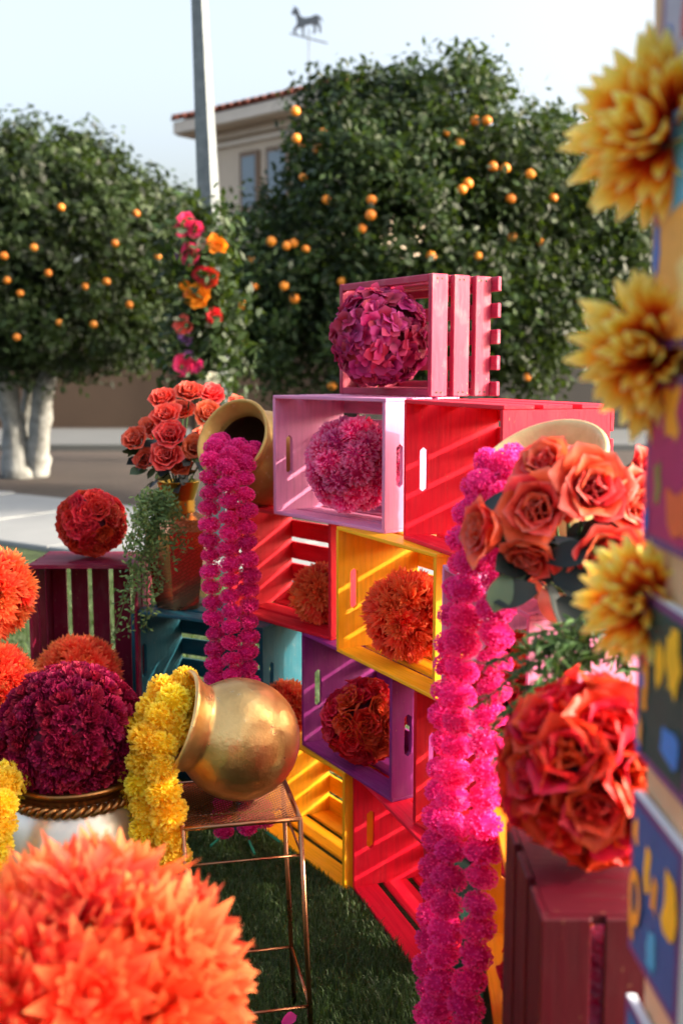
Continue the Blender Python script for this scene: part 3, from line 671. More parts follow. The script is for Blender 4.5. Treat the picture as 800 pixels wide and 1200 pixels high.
ball('shaggy orange red flower ball in the yellow crate', (.160, 2.49, 2*H+TS+.113), .111, mumR, 74, .043, PM['core_or'], .72)
ball('red satin rose ball in the purple crate', (.058, 2.655, H+TS+.113), .112, satinH, 46, .043, PM['core_dark'], .74, tilt=.15)
ball('small orange flower ball in the red slatted crate', (-.058, 2.885, 2*H+TS+.083), .082, mum, 44, .040, PM['core_or'], .68)
c = at(106, 613, 3.16); ball('red rose ball sitting on the upright maroon crate', (c.x, 3.18, H+L+.109), .106, brickH, 50, .040, PM['core_dark'], .74, tilt=.15)
ball('orange chrysanthemum ball inside the upright maroon crate', (-.757, 2.99, H+TE+.131), .128, mum, 76, .046, PM['core_or'], .72)
ball('small orange flower ball on the low yellow crate beside the purple crate', (-.155, 2.905, H+.080), .078, mum, 40, .038, PM['core_or'], .68)
MB = at(84, 862, 1.97)
ball('dense maroon carnation ball in the silver and gold urn', MB, .138, carn, 260, .028, PM['core_dark'], .86, tilt=.1, jit=.03)
ball('red rose ball inside the orange crate', (.345, 1.50, H+TS+.114), .110, satinH, 34, .045, PM['core_dark'], .76)
ball('red rose ball inside the pale pink crate under the cream pot', (.345, 1.90, 2*H+TS+.112), .108, satinH, 34, .044, PM['core_dark'], .76)
FB = at(100, 1184, 1.05)
ball('huge vivid orange dahlia ball beside the wire stand', FB, .168, bigmum, 50, .078, PM['core_or'], .74, tilt=.12, sj=.14)
c1 = at(-14, 695, 2.55); c2 = at(-4, 806, 2.5)
ball('upper fluffy orange ball beside the upright maroon crate', c1, .118, mum, 62, .046, PM['core_or'], .72)
ball('lower fluffy orange ball beside the upright maroon crate', c2, .105, mum, 56, .044, PM['core_or'], .72)
b = thing('flower_ball', 'big red rose ball on top of the wine crate', 'flower ball', (.282, 1.158, H+L+.002)); rb = .114
obj('core', sphere_me('core', rb*.62, PM['core_dark']), b, (0, 0, rb))
for i, d in enumerate(fib(27, .1)):
    rose_part(b, Vector((0, 0, rb))+d*rb*.54, orient((d+Vector([random.gauss(0, .12) for _ in range(3)])).normalized()), .064*random.uniform(.92, 1.08), PM['satin'] if i % 3 else PM['brick'], 60+i, 11, .06)
ball('magenta flower ball hidden behind the slats of the upright wine crate', (.365, 1.155, H+TE+.102), .10, pinkm, 40, .038, PM['core_pk'], .68)
ball('second magenta flower ball behind the wine slats, resting on the first', (.365, 1.15, H+TE+.302), .098, pinkm, 40, .038, PM['core_pk'], .68)
# crates that carry the balls whose feet are out of view
crate('wine crate on the grass under the huge orange dahlia ball', 'wine', (FB.x-.22, FB.y-.12), 0, 0)
def crate_flat(label, col, c, yaw, z0):
    m = MP[col]; r = thing('wooden_crate', label, 'crate', (c[0], c[1], z0+.001), yaw)
    V = end_panel_mesh(m, False)
    for x in (-L/2+TE/2, L/2-TE/2): obj('end_panel', V, r, (x, -H/2, D), (R(-90), 0, 0))
    for y in (-H/2+TS/2, H/2-TS/2):
        for k in range(3): obj('side_slat', box_mesh('side_slat', L, TS, .0655, m), r, (0, y, D-.033-k*.083))
    for k in range(5): obj('bottom_slat', box_mesh('bottom_slat', L, .052, TS, m), r, (0, -H/2+.026+k*.0665, TS/2))
    return r
zt = FB.z-.168-H
st = thing('wooden_block', 'low orange wooden riser under the huge orange dahlia ball', 'riser', (FB.x, FB.y, H+.002))
obj('top_board', box_mesh('top_board', .26, .22, .02, MP['orange'], .002), st, (0, 0, zt-.012))
for sx in (-.115, .115): obj('side_board', box_mesh('side_board', .02, .21, zt-.024, MP['orange'], .002), st, (sx, 0, (zt-.024)/2))
crate('maroon crate on end under the fluffy orange balls', 'maroon', (c2.x-.20, c2.y-.10), 0, c2.z-.105-L-.002, True)
zb = c2.z-.105-L-.003
st = thing('wooden_block', 'low maroon wooden riser on the grass under the orange balls', 'riser', (c2.x-.04, c2.y, 0))
obj('top_board', box_mesh('top_board', .36, .27, .02, MP['maroon'], .002), st, (0, 0, zb-.010))
for sx in (-.165, .165): obj('side_board', box_mesh('side_board', .02, .26, zb-.022, MP['maroon'], .002), st, (sx, 0, (zb-.022)/2))

# ------------------------------------------------------------------ pots
def lathe(prof, n=48):
    V = []; Fc = []; m = len(prof)
    for (r_, z) in prof:
        for k in range(n): q = 2*math.pi*k/n; V.append((r_*math.cos(q), r_*math.sin(q), z))
    for i in range(m-1):
        for k in range(n): Fc.append((i*n+k, i*n+(k+1) % n, (i+1)*n+(k+1) % n, (i+1)*n+k))
    return V, Fc
def catmull2(pts, n=4):
    p = smoothpath([Vector((a, b, 0)) for a, b in pts], n); return [(max(0.0003, v.x), v.y) for v in p]
def pot(label, c, Rr, axis, mat, matin):
    r = thing('clay_pot', label, 'pot', (c[0], c[1], c[2]-Rr)); q = Vector(axis).normalized().to_track_quat('Z', 'Y')
    body = catmull2([(0, -.97), (.38, -.94), (.72, -.71), (.94, -.36), (1, 0), (.95, .33), (.84, .54), (.75, .67), (.71, .74), (.715, .80)])
    rim = catmull2([(.715, .802), (.75, .90), (.81, 1.0), (.865, 1.07), (.875, 1.12), (.84, 1.15), (.79, 1.12), (.71, 1.0), (.65, .88), (.63, .78)])
    ins = catmull2([(.628, .78), (.66, .70), (.76, .55), (.86, .3), (.92, 0), (.85, -.4), (.6, -.75), (0, -.88)])
    for nm, pr, m in (('body', body, mat), ('rim', rim, mat), ('inner_wall', ins, matin)):
        V, Fc = lathe([(a*Rr, b*Rr) for a, b in pr]); obj(nm, mesh(nm, V, Fc, m, True), r, (0, 0, Rr), q)
    return r
def goldpot(name, ch, metallic, rough):
    t = NT(name); c = lin(ch); co = t.n('TexCoord')
    n1 = t.noise(co.outputs['Object'], 12, 4); n2 = t.noise(co.outputs['Object'], 110, 3); n3 = t.noise(co.outputs['Object'], 34, 4)
    col = t.mix(t.ramp(n1, [(.38, (.0,)*3), (.70, (.55,)*3)]), c, lin('8E5A2C'))
    col = t.mix(t.ramp(n3, [(.62, (0, 0, 0)), (.74, (.45,)*3)]), col, lin('E8D2A4'))
    t.base(col); t.set(Metallic=metallic); t.l(t.ramp(n3, [(.3, (rough+.1,)*3), (.7, (rough-.08,)*3)]), t.b.inputs['Roughness'])
    t.bump(t.math('ADD', t.math('MULTIPLY', n3, 2.2), n2), .24, .003); return t.m
M_gold = goldpot('gold_paint', 'E0B876', .9, .34); M_gold2 = goldpot('old_gold_paint', 'C8A058', .55, .45); M_cream2 = goldpot('cream_gold_paint', 'E2C88E', .25, .45)
M_pin = plain('pot_inside', '5A3A22', .8, .2, 10, .3, 60); M_pin2 = plain('pot_inside_tan', 'C49A50', .7, .15, 10, .3, 60)
pot('gold pot tipped over on the wire stand spilling yellow flowers', (-.198, 1.985, .632), .1165, (-.87, -.34, .36), M_gold, M_pin2)
pot('gold pot with pink garlands on the red slatted crate', (-.222, 3.025, 3*H+.1365), .135, (-.50, -.76, .42), M_gold2, M_pin)
c = at(668, 612, 1.70); pot('cream gold pot tilted on the pale pink crate behind the roses', (c.x, 1.72, 3*H+.1265), .125, (-.42, -.42, .80), M_cream2, M_pin2)

# wire stand under the tipped pot
M_copper = metal('rose_gold_wire', 'B07A5A', .25, 1, .05, 30, .8, .3)
SZ = .514; sy = R(12); st = thing('wire_plant_stand', 'slim rose gold wire stand on the grass under the tipped pot', 'stand', (-.205, 1.976, 0), sy)
hs = .108; tp = [(-hs, -hs), (hs, -hs), (hs, hs), (-hs, hs)]; sh = Vector((.022, -.004, 0))
def sp(x, y, z): return Vector((x, y, z))+sh*(1-z/SZ)
for x, y in tp: obj('leg', mesh('leg', *tube([sp(x, y, 0), sp(x, y, SZ-.004)], .0048, 10), M_copper, True), st)
for i in range(4):
    a, b = tp[i], tp[(i+1) % 4]
    obj('top_rail', mesh('top_rail', *tube([sp(*a, SZ-.004), sp(*b, SZ-.004)], .0046, 10), M_copper, True), st)
    obj('upper_rail', mesh('upper_rail', *tube([sp(*a, SZ-.075), sp(*b, SZ-.075)], .0024, 8), M_copper, True), st)
    obj('lower_rail', mesh('lower_rail', *tube([sp(*a, .135), sp(*b, .135)], .0032, 8), M_copper, True), st)
grid = []; n_ = 22
for k in range(-n_+1, n_):
    o_ = k*2*hs/n_*1.0
    for sgn in (1, -1):
        lo = max(-hs, -hs-o_ if sgn > 0 else -hs-o_); hi = min(hs, hs-o_)
        if hi-lo > .004:
            a = Vector((sgn*lo, lo+o_, SZ-.004+.0012*sgn)); b_ = Vector((sgn*hi, hi+o_, SZ-.004+.0012*sgn)); grid.append(tube([a, b_], .0011, 4))
g = obj('mesh_top', mesh('mesh_top', *join(grid), M_copper), st); g['kind'] = 'stuff'

# urn under the maroon ball
M_silver = metal('champagne_silver', 'D6CCBC', .34, .75, .1, 30, .8, .4); M_bronze = metal('bronze_rim', '96683C', .32, .95, .2, 40, .6, .5)
u0 = (MB.x+.004, MB.y, 0); uz = MB.z-.079
ur = thing('urn', 'silver urn with a bronze rope rim under the maroon carnation ball', 'urn', u0)
V, Fc = lathe(catmull2([(0, .006), (.075, .006), (.085, .02), (.07, .05), (.085, .11), (.125, .2), (.150, uz-.17), (.150, uz-.11), (.135, uz-.06), (.118, uz-.034), (.112, uz-.02)]))
obj('body', mesh('body', V, Fc, M_silver, True), ur)
V, Fc = lathe(catmull2([(.112, uz-.02), (.114, uz-.008), (.124, uz), (.126, uz+.006), (.120, uz+.010), (.108, uz+.004), (.104, uz-.03), (.10, uz-.08)]))
obj('rim', mesh('rim', V, Fc, M_bronze, True), ur)
st_ = []
for k in range(2):
    pts = []
    for i in range(240):
        q = 2*math.pi*i/240; w_ = q*22+k*math.pi; rr = .121+.0055*math.cos(w_); pts.append((rr*math.cos(q), rr*math.sin(q), uz-.026+.0055*math.sin(w_)))
    st_.append(tube(pts, .0062, 7, True))
obj('rope_band', mesh('rope_band', *join(st_), M_bronze, True), ur)
hp = [(-.118, -.02, uz-.03), (-.150, -.03, uz-.05), (-.172, -.035, uz-.09), (-.172, -.035, uz-.14), (-.150, -.03, uz-.17)]
obj('handle', mesh('handle', *tube(smoothpath(hp, 5), .006, 8), M_bronze, True), ur)

# copper vase on the teal crate
t = NT('embossed_copper'); co = t.n('TexCoord'); br_ = t.n('TexBrick'); br_.inputs['Scale'].default_value = 26; br_.inputs['Mortar Size'].default_value = .03; br_.inputs['Color1'].default_value = (1, 1, 1, 1); br_.inputs['Color2'].default_value = (.6, .6, .6, 1); br_.inputs['Mortar'].default_value = (0, 0, 0, 1)
mp = t.n('Mapping'); mp.inputs['Rotation'].default_value = (R(90), 0, R(30)); t.l(co.outputs['Object'], mp.inputs[0]); t.l(mp.outputs[0], br_.inputs[0])
t.base(t.mix(.35, lin('E89A70'), br_.outputs[0], 'MULTIPLY')); t.set(Metallic=.95, Roughness=.22); t.bump(br_.outputs[0], .6, .004); M_emb = t.m
vz = 2*H+.001; vc = at(212, 700, 3.14)
va = thing('copper_vase', 'embossed copper vase with gold neck on the dark teal crate', 'vase', (vc.x, 3.14, vz), R(22))
def ngon(prof, n): return lathe(prof, n)
V, Fc = ngon([(.002, .0), (.070, .0), (.076, .012), (.102, .19), (.104, .235), (.084, .268), (.046, .285), (.044, .29)], 6)
obj('body', mesh('body', V, Fc, M_emb), va)
V, Fc = lathe([(.046, .284), (.049, .290), (.046, .296), (.049, .302), (.046, .308), (.049, .314), (.046, .32), (.048, .325), (.064, .375), (.066, .378), (.063, .378), (.046, .33), (.044, .28)], 32)
obj('neck', mesh('neck', V, Fc, metal('vase_gold', 'C89A3C', .28, .95, .08, 20), True), va)

# ------------------------------------------------------------------ garlands
M_string = plain('garland_string', 'A8104E', .8, .1, 5, 0); M_stem = plain('green_stem', '1E8A64', .6, .1, 5, 0); M_ystring = plain('yellow_string', 'C8A018', .8, .1, 5, 0)
def garland(label, path, heads, rad, step, smat, group, part='pompom', tail=None, sj=.10):
    pts = smoothpath([Vector(p) for p in path], 8); base = min(pts, key=lambda v: v.z)
    r = thing('flower_garland', label, 'garland', (base.x, base.y, max(0, base.z-rad)), 0, group); o = r.location.copy()
    obj('string', mesh('string', *tube([p-o for p in pts], .0016, 5), smat), r)
    P_ = resample(pts, step)
    for i, p in enumerate(P_):
        a = P_[max(0, i-1)]; b_ = P_[min(len(P_)-1, i+1)]; t_ = (b_-a).normalized()
        q = t_.to_track_quat('Z', 'Y') @ Quaternion((0, 0, 1), random.uniform(0, 6.28)) @ Quaternion((1, 0, 0), random.uniform(-.4, .4))
        obj(part, heads[i % len(heads)], r, p-o+Vector([random.uniform(-.004, .004), random.uniform(-.004, .004), random.uniform(-.002, .002)]), q, rad*random.uniform(1-sj, 1+sj))
    if tail:
        e = pts[-1]-o; obj('stem', mesh('stem', *tube([e, e+Vector(tail)], .0035, 6), M_stem), r)
    return r
def gp(lst): return [at(*q) for q in lst]
gl = 'pink pompom strands from the gold pot'
garland('hot pink pompom strand beside the copper vase, hanging from the gold pot', gp([(262, 518, 2.93), (252, 522, 2.86), (247, 545, 2.82), (246, 620, 2.82), (250, 700, 2.82), (253, 790, 2.81), (258, 900, 2.80), (262, 978, 2.79)]), pomH, .0305, .0425, M_string, gl, tail=(-.03, -.05, -.01))
garland('middle one of three hot pink pompom strands hanging from the gold pot', gp([(280, 524, 2.90), (272, 530, 2.83), (267, 560, 2.79), (269, 640, 2.79), (271, 720, 2.79), (274, 800, 2.78), (285, 900, 2.77), (292, 985, 2.76)]), pomH, .0305, .0425, M_string, gl, tail=(.02, -.06, -.01))
garland('hot pink pompom strand against the red slatted crate, hanging from the gold pot', gp([(298, 530, 2.90), (289, 540, 2.83), (288, 575, 2.80), (291, 650, 2.80), (291, 720, 2.80), (292, 790, 2.79), (303, 900, 2.78), (312, 975, 2.77)]), pomH, .0305, .0425, M_string, gl, tail=(.04, -.04, -.01))
gl = 'pink pompom strands from the cream gold pot'
garland('middle one of three long pink pompom strands hanging from the cream gold pot', gp([(612, 548, 1.62), (590, 552, 1.58), (566, 575, 1.585), (552, 640, 1.60), (545, 740, 1.61), (536, 850, 1.61), (530, 960, 1.61), (521, 1080, 1.60), (512, 1200, 1.60), (508, 1290, 1.60)]), pomH, .0305, .0425, M_string, gl)
garland('long pink pompom strand beside the coral roses and the orange crate', gp([(625, 556, 1.60), (606, 562, 1.555), (596, 590, 1.55), (588, 660, 1.56), (580, 760, 1.565), (573, 850, 1.565), (566, 960, 1.565), (558, 1080, 1.56), (548, 1190, 1.56), (543, 1300, 1.56)]), pomH, .0305, .0425, M_string, gl)
garland('long pink pompom strand beside the yellow crate, behind two other strands', gp([(600, 540, 1.66), (575, 548, 1.635), (556, 580, 1.645), (545, 640, 1.66), (531, 740, 1.67), (524, 850, 1.67), (517, 960, 1.67), (509, 1080, 1.665), (502, 1180, 1.66), (498, 1250, 1.66)]), pomH, .0295, .0425, M_string, gl)
gl = 'yellow strands spilling from the tipped pot'
garland('middle yellow marigold strand spilling out of the tipped gold pot', gp([(222, 824, 1.97), (206, 820, 1.945), (189, 838, 1.92), (174, 868, 1.90), (168, 912, 1.89), (172, 965, 1.88), (178, 1040, 1.88)]), yelH, .037, .042, M_ystring, gl, 'marigold')
garland('yellow marigold strand from the tipped gold pot, beside the maroon carnation ball', gp([(216, 802, 1.99), (200, 804, 1.975), (184, 824, 1.96), (165, 856, 1.95), (154, 897, 1.94), (156, 950, 1.93), (162, 1030, 1.93)]), yelH, .037, .042, M_ystring, gl, 'marigold')
garland('yellow marigold strand from the tipped gold pot, against the leg of the stand', gp([(218, 850, 1.96), (200, 856, 1.92), (188, 880, 1.885), (192, 915, 1.865), (198, 960, 1.86), (204, 1030, 1.86)]), yelH, .036, .042, M_ystring, gl, 'marigold')
garland('fluffy yellow marigold garland beside the silver urn', gp([(24, 915, 1.90), (10, 912, 1.85), (2, 935, 1.80), (-2, 985, 1.79), (-2, 1040, 1.79)]), yelH, .036, .040, M_ystring, None, 'marigold')

# ------------------------------------------------------------------ rose bouquets
def leafmesh(name, L_, W_, mat, nu=5):
    V, Fc, tt = petal(L_, W_, 'round', .25, -.35, nu, 2); return mesh(name, V, Fc, mat, True, [.0]*len(V))
M_rleaf = leaf_mat('rose_leaf_dark', '0A1213', '182526', .45, .03); M_rleaf2 = leaf_mat('rose_leaf_green', '4A5E4A', '71826A', .5, .2)
rl = [leafmesh('leaf', 1, .62, M_rleaf), leafmesh('leaf', 1, .62, M_rleaf2)]
M_rstem = plain('rose_stem', '3A5A30', .7, .1, 8, 0)
bq = thing('rose_bouquet', 'bouquet of coral roses standing in the copper vase', 'bouquet', (vc.x, 3.14, vz+.30))
o = bq.location.copy(); foot = Vector((0, 0, .02))
for i, (px, py, Y, s_) in enumerate([(192, 470, 3.10, 1), (196, 490, 3.05, 1.05), (160, 517, 3.06, 1), (201, 512, 3.01, 1.1), (196, 536, 3.0, 1.1), (243, 488, 3.04, 1.1), (222, 463, 3.12, 1.05), (246, 466, 3.14, 1.05), (228, 527, 3.02, 1), (176, 504, 3.08, .9), (172, 540, 3.06, .8), (277, 475, 3.2, .8), (214, 485, 3.14, 1), (210, 545, 3.06, .9), (240, 515, 3.12, .9), (180, 520, 3.16, .9)]):
    p = at(px, py, Y)-o; d = (p-Vector((0, .05, .06))).normalized(); d = (d*.8+Vector((0, -.55, .2))).normalized()
    h = obj('rose', roseH[i % 3], bq, p, orient(d), .045*s_)
    obj('stem', mesh('stem', *tube([foot, foot.lerp(p, .5)+Vector((0, 0, .01)), p-d*.012], .0025, 5), M_rstem), bq)
for i in range(70):
    a = random.uniform(0, 6.28); rr = random.uniform(.03, .125); p = Vector((math.cos(a)*rr, math.sin(a)*rr*.8, random.uniform(.075, .22)))
    d = Vector((p.x, p.y-.03, random.uniform(-.06, .06))).normalized(); obj('leaf', rl[0 if i % 4 else 1], bq, p, d.to_track_quat('X', 'Z') @ Quaternion((1, 0, 0), random.uniform(-.8, .8)), random.uniform(.045, .07))
v2c = at(672, 712, 1.52)
v2 = thing('bowl_vase', 'low cream bowl under the coral roses on the pale pink crate', 'vase', (.352, 1.60, 3*H+.002))
V, Fc = lathe(catmull2([(0, 0), (.032, 0), (.046, .012), (.052, .03), (.046, .048), (.047, .05), (.043, .05), (.047, .03), (.04, .012), (0, .008)]), 32); obj('body', mesh('body', V, Fc, M_cream2, True), v2)
bq = thing('rose_bouquet', 'bouquet of large coral roses with dark leaves in front of the cream gold pot', 'bouquet', (.352, 1.60, 3*H+.02)); o = bq.location.copy(); foot = Vector((0, 0, .01))
RB = [(642, 548, 1.44, .9, (-.5, -.6, .55)), (632, 596, 1.40, 1.12, (-.35, -.85, .1)), (690, 574, 1.39, 1.18, (.1, -.92, .25)), (577, 622, 1.41, 1.05, (-.9, -.3, .15)), (622, 645, 1.41, .95, (-.3, -.6, -.5)), (735, 592, 1.41, 1.05, (.4, -.8, .1)), (748, 562, 1.46, 1.0, (.6, -.5, .5)), (704, 645, 1.38, 1.12, (.1, -.9, -.25)), (756, 615, 1.44, .95, (.7, -.7, 0)), (668, 548, 1.48, .8, (0, -.4, .9)), (762, 640, 1.46, .9, (.8, -.5, -.2)), (715, 600, 1.46, .9, (.2, -.8, .3))]
for i, (px, py, Y, s_, d) in enumerate(RB):
    p = at(px, py, Y)-o; d = Vector(d).normalized()
    rose_part(bq, p, orient(d), .048*s_, PM['rose'], 200+i, 17, .03)
    obj('stem', mesh('stem', *tube([foot, foot.lerp(p, .55)+Vector((0, .02, .0)), p-d*.012], .003, 6), M_rstem), bq)
for i, (px, py, Y, s_, d, up, k) in enumerate([(660, 545, 1.42, .055, (.8, -.2, -.3), (0, -1, .4), 0), (595, 672, 1.39, .056, (-.35, -.3, -.8), (-.2, -1, .2), 1), (618, 668, 1.41, .050, (-.7, -.2, -.5), (0, -1, .5), 1), (640, 655, 1.38, .062, (.5, -.4, .2), (0, -1, .6), 0), (628, 690, 1.39, .066, (-.8, -.2, -.1), (0, -1, .5), 0), (655, 700, 1.38, .066, (.5, -.3, -.6), (0, -1, .3), 0), (648, 680, 1.37, .06, (.7, -.3, .1), (0, -1, .4), 0), (680, 705, 1.39, .06, (.1, -.2, -.9), (.2, -1, .1), 0), (678, 640, 1.42, .055, (.5, -.1, .5), (0, -1, .2), 0), (760, 600, 1.44, .05, (.5, -.2, -.6), (0, -1, .2), 0), (725, 560, 1.45, .045, (.8, 0, .3), (0, -1, .3), 0), (690, 690, 1.42, .06, (.6, -.2, -.5), (0, -1, .3), 0), (640, 625, 1.45, .05, (.1, -.2, -1), (0, -1, .2), 0), (735, 660, 1.42, .06, (.5, -.2, -.7), (0, -1, .2), 0)]):
    x = Vector(d).normalized(); z = Vector(up); z = (z-x*z.dot(x)).normalized(); y = z.cross(x)
    M = Matrix((x, y, z)).transposed(); obj('leaf', rl[k], bq, at(px, py, Y)-o, M.to_quaternion(), s_)

random.seed(77)
for i in range(26):
    p = at(random.uniform(605, 735), random.uniform(560, 705), random.uniform(1.42, 1.50))-o; d = Vector((random.uniform(-1, 1), -.4, random.uniform(-.9, .3))).normalized()
    obj('leaf', rl[0], bq, p, d.to_track_quat('X', 'Z') @ Quaternion((1, 0, 0), random.uniform(-.9, .9)), random.uniform(.055, .075))

# ------------------------------------------------------------------ trailing greenery
M_fern = leaf_mat('fern_leaf', '3A5434', '7E9858', .5, .3); M_fern2 = leaf_mat('sprig_leaf', '1A3020', '4C6E3C', .5, .2)
gr = thing('trailing_greenery', 'feathery green fern trailing down from the copper vase', 'greenery', at(190, 600, 3.02)); o = gr.location.copy()
random.seed(5)
for (px, py) in [(150, 735), (141, 705), (152, 668), (158, 640), (165, 690), (178, 718), (186, 690), (205, 655), (214, 640), (195, 640), (166, 655), (148, 650), (172, 620), (160, 612), (215, 605), (172, 736), (133, 745)]:
    a = at(196+random.uniform(-8, 8), 588, 3.04); e = at(px, py, 2.92+random.uniform(-.05, .05)); mid = a.lerp(e, .5)+Vector((random.uniform(-.02, .01), -.04, .05))
    pts = smoothpath([a-o, mid-o, e-o], 12); ps = [tube(pts, .0012, 4)]; V, Fc = join(ps); tt = [.2]*len(V)
    for k in range(150):
        i = random.randrange(3, len(pts)); p = pts[i]+Vector([random.gauss(0, .010) for _ in range(3)]); d = Vector([random.gauss(0, 1) for _ in range(3)]).normalized(); sd_ = d.orthogonal().normalized()*.0036
        L_ = random.uniform(.010, .022); b = len(V); V += [tuple(p), tuple(p+d*L_*.5+sd_), tuple(p+d*L_), tuple(p+d*L_*.5-sd_)]; Fc.append((b, b+1, b+2, b+3)); tt += [random.random()]*4
    obj('sprig', mesh('sprig', V, Fc, M_fern, False, tt), gr)
gr = thing('trailing_greenery', 'leafy green sprigs between the coral roses and the big red rose ball', 'greenery', at(690, 770, 1.36)); o = gr.location.copy()
lf = []
V, Fc, tt = petal(1, .32, 'lance', .25, -.3, 4, 2); lf.append(mesh('leaf', V, Fc, M_fern2, True, [0]*len(V)))
V, Fc, tt = petal(1, .26, 'lance', .3, -.5, 4, 2); lf.append(mesh('leaf', V, Fc, M_fern2, True, [.3]*len(V)))
for (sx, sy_, px, py) in [(700, 775, 562, 778), (690, 780, 552, 832), (690, 785, 574, 856), (700, 770, 590, 800), (700, 765, 612, 748), (700, 765, 655, 738), (700, 775, 640, 775), (710, 780, 738, 790), (700, 770, 690, 735), (690, 785, 615, 815), (700, 780, 660, 790), (715, 785, 735, 745), (690, 775, 630, 760), (640, 830, 585, 892), (700, 790, 600, 770), (690, 775, 650, 760), (690, 770, 675, 752), (700, 780, 715, 760), (690, 785, 640, 800), (680, 780, 600, 825), (690, 775, 620, 785), (705, 770, 725, 770)]:
    a = at(sx, sy_, 1.36); e = at(px, py, 1.27+random.uniform(-.03, .05)); mid = a.lerp(e, .5)+Vector((0, -.02, random.uniform(.015, .04)))
    pts = smoothpath([a-o, mid-o, e-o], 10); s_ = obj('sprig', mesh('sprig', *tube(pts, .0013, 5), M_fern2), gr)
    n_ = 26
    for k in range(n_):
        i = int(3+(len(pts)-4)*k/(n_-1)); p = pts[min(i, len(pts)-1)]; tg = (pts[min(i+1, len(pts)-1)]-pts[max(i-1, 0)]).normalized()
        d = (tg*random.uniform(.3, .9)+Vector([random.gauss(0, .6) for _ in range(3)])).normalized()
        obj('leaf', lf[k % 2], s_, p, d.to_track_quat('X', 'Z') @ Quaternion((1, 0, 0), random.uniform(-1, 1)), random.uniform(.016, .026))

# ------------------------------------------------------------------ flowers tied up the metal pole
pg = thing('pole_garland', 'garland of bright roses and greenery tied to the metal pole', 'garland', at(238, 455, 7.36)); o = pg.location.copy()
V, T, tt = crown([lob(233, 290, 7.36, 22, 34, .13), lob(236, 345, 7.36, 24, 40, .13), lob(240, 400, 7.36, 24, 40, .13), lob(242, 440, 7.36, 22, 24, .13)], 3200, .08, None)
C_ = V.reshape(-1, 4, 3).mean(1); 
lv_ = obj('leaves', bigmesh('leaves', V-np.array(o), T, M_leafA, tt), pg); lv_['kind'] = 'stuff'
def rose_col(nm, h): return rose_head(petal_mat('petal_'+nm, [(0, h), (1, h)], .55, .3), 70, .05)
RC = dict(p=rose_col('fuchsia', 'FF4A94'), o=rose_col('amber', 'FFA82A'), r=rose_col('crimson', 'E83040'), c=rose_col('coral', 'FF7C6C'), l=rose_col('lilac', 'CC90DC'), w=rose_col('ivory', 'E8E8D8'))
for px, py, k, s_ in [(213, 270, 'p', .8), (218, 260, 'p', .9), (228, 268, 'p', .9), (226, 298, 'p', 1.2), (251, 286, 'o', 1), (259, 288, 'o', .8), (238, 322, 'r', 1), (247, 327, 'r', 1.2), (234, 348, 'o', 1.4), (217, 335, 'o', .6), (222, 345, 'c', .6), (252, 371, 'r', .9), (217, 382, 'c', 1.1), (218, 397, 'l', .8), (217, 428, 'p', 1.2), (230, 428, 'p', .9), (221, 418, 'l', .7), (238, 285, 'w', .6), (245, 380, 'w', .4), (248, 445, 'w', .8), (237, 452, 'w', .7), (209, 300, 'l', .4)]:
    obj('rose', RC[k], pg, at(px, py, 7.20)-o, orient(Vector((random.uniform(-.4, .4), -1, random.uniform(-.2, .4))).normalized()), .072*s_)

# ------------------------------------------------------------------ painted boards and dahlias on the post
M_ply = plain('raw_plywood', 'C9A27C', .8, .12, 9, .2, 60); M_cedge = plain('card_edge', 'D8DEE6', .6, .04, 5, 0)
PXX = .283; ph0, ph1 = .70, 1.0
post = thing('display_post', 'raw plywood post carrying the painted cards and yellow dahlias', 'post', (PXX+.011, .76, 0), 0)
obj('board', box_mesh('board', .018, .22, 1.95, M_ply, .002, 2), post, (0, .09, .98), (R(-5.5), 0, 0))
obj('foot', box_mesh('foot', .30, .30, .018, M_ply, .002), post, (.06, 0, .0))
CARDS = [('grey lilac painted card with a red and blue motif, highest on the post', 'A8A0B0', -30, 118, [('B0322C', .035, .02, .10, .06), ('3A6AB4', .004, .01, .03, .05)]),
 ('orange and sky blue painted card on the post below the top dahlia', 'E8A040', 168, 410, [('5AA8D0', .03, .10, .06, .10), ('3A6AC0', .003, .06, .018, .045), ('B0304A', .003, .105, .018, .02), ('E8C070', .06, .02, .1, .06), ('3A6AC0', .003, .14, .03, .05)]),
 ('magenta painted card with yellow and green strokes on the post', 'A8245C', 440, 632, [('E89A20', .035, .09, .05, .055), ('8A7A3A', .025, .03, .025, .045), ('3A6AC0', .002, .115, .016, .035), ('3A6AC0', .002, .005, .018, .03), ('D86030', .06, .01, .1, .05)]),
 ('dark green painted card with yellow strokes on the post', '24403E', 690, 880, [('3A5AA8', .002, .105, .022, .045), ('D84A5A', .012, .085, .022, .025), ('E8B41E', .046, .075, .03, .05), ('E89A30', .014, .045, .022, .05), ('3A6AC0', .012, .066, .014, .016), ('3A5AA8', .002, .002, .026, .04), ('E0A050', .010, .012, .018, .03), ('3A7AC8', .075, .02, .05, .035), ('E8B41E', .08, .08, .04, .06)]),
 ('blue painted card with a yellow ring and bar on the post', '34548C', 926, 1108, [('F0A030', .004, .105, .020, .030), ('F2B41E', .040, .070, .022, .058), ('E89A20', .062, .065, .02, .04), ('E8962A', .004, .010, .018, .035), ('4AA0C8', .055, .015, .03, .04), ('F2B41E', .09, .06, .04, .07)]),
 ('lowest blue painted card with pale edge on the post', '2E6A9C', 1164, 1340, [('E89A20', .02, .05, .05, .06), ('C03A5A', .002, .02, .02, .05)])]
_cm = {}
def cm(h):
    if h not in _cm: _cm[h] = plain('card_paint_'+h, h, .6, .12, 40, .15, 200)
    return _cm[h]
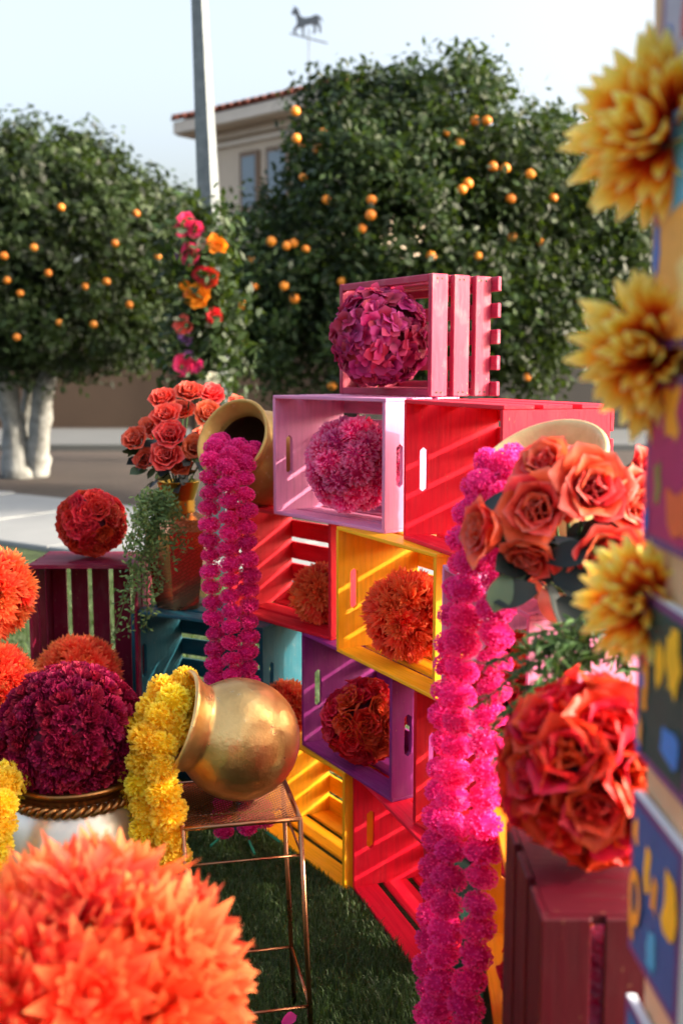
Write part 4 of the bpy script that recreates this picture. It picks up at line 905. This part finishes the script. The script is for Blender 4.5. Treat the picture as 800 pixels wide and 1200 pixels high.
for lab, colr, y0, y1_, marks in CARDS:
    Ye = .952; zt = at(750, y0, Ye).z; zb = at(750, y1_, Ye).z; hh = zt-zb; wdt = .135
    c = thing('painted_card', lab, 'card', (PXX-.0065, Ye, zb), R(2)); th = .009
    obj('panel', box_mesh('panel', th, wdt, hh, M_cedge, .0006), c, (0, -wdt/2, hh/2))
    bd = mesh('border', [(0, 0, .0), (0, -wdt+.0, .0), (0, -wdt, hh), (0, 0, hh)], [(0, 1, 2, 3)], cm('6A3A6E')); obj('border', bd, c, (-th/2-.0004, 0, 0))
    bd = mesh('field', [(0, -.010, .008), (0, -wdt+.010, .008), (0, -wdt+.01, hh-.008), (0, -.01, hh-.008)], [(0, 1, 2, 3)], cm(colr)); obj('field', bd, c, (-th/2-.0009, 0, 0))
    for i, (mc, a, z, ww, hz) in enumerate(marks):
        n_ = 14; ww = min(ww, wdt-a-.004); random.seed(i+int(y0)+99)
        pts = []
        for k in range(n_):
            q = 2*math.pi*k/n_; cx, sx = math.cos(q), math.sin(q); e = .45
            pts.append((0, -(a+ww/2)-math.copysign(abs(cx)**e, cx)*ww/2*random.uniform(.4, 1.05), z+hz/2+math.copysign(abs(sx)**e, sx)*hz/2*random.uniform(.55, 1.05)))
        obj('painted_mark', mesh('painted_mark', pts, [tuple(range(n_))], cm(mc)), c, (-th/2-.0013-.0003*i, 0, 0))
    if 'ring' in lab:
        n_ = 24; V = []
        for k in range(n_):
            q = 2*math.pi*k/n_; V += [(0, -.026-.016*math.cos(q), .062+.028*math.sin(q)), (0, -.026-.008*math.cos(q), .062+.016*math.sin(q))]
        obj('painted_ring', mesh('painted_ring', V, [(2*k, 2*k+1, (2*k+3) % (2*n_), (2*k+2) % (2*n_)) for k in range(n_)], cm('F0A030')), c, (-th/2-.0045, 0, 0))
for i, (lab, px, py, Y, s_) in enumerate([('yellow and red dahlia at the top of the plywood post', 764, 158, .945, .080), ('yellow and red dahlia on the post above the magenta card', 772, 412, .945, .074), ('yellow dahlia on the post above the dark green card', 780, 704, .955, .062)]):
    p = at(px, py, Y); p.x = PXX+.010
    dl = thing('dahlia_flower', lab, 'flower', p); ax_ = Vector((-.62, -.77, .08)).normalized()
    obj('head', dahl[i], dl, (-.012, 0, 0), orient(ax_, 1.3*i), s_)
    obj('calyx', sphere_me('calyx', .016, M_rstem, 2), dl, (-.010, 0, 0))
# a fallen petal
V, Fc, tt = petal(.035, .028, 'round', .35, .5, 5, 4, .1, .05)
fp = obj('fallen_petal', mesh('fallen_petal', V, Fc, PM['pom'], True, [.7]*len(V)), None, at(330, 1160, 1.99)); fp.location.z = .035; fp.rotation_euler = (.3, -.2, .4)
tag(fp, 'single magenta petal lying on the dark grass by the stand', 'petal')
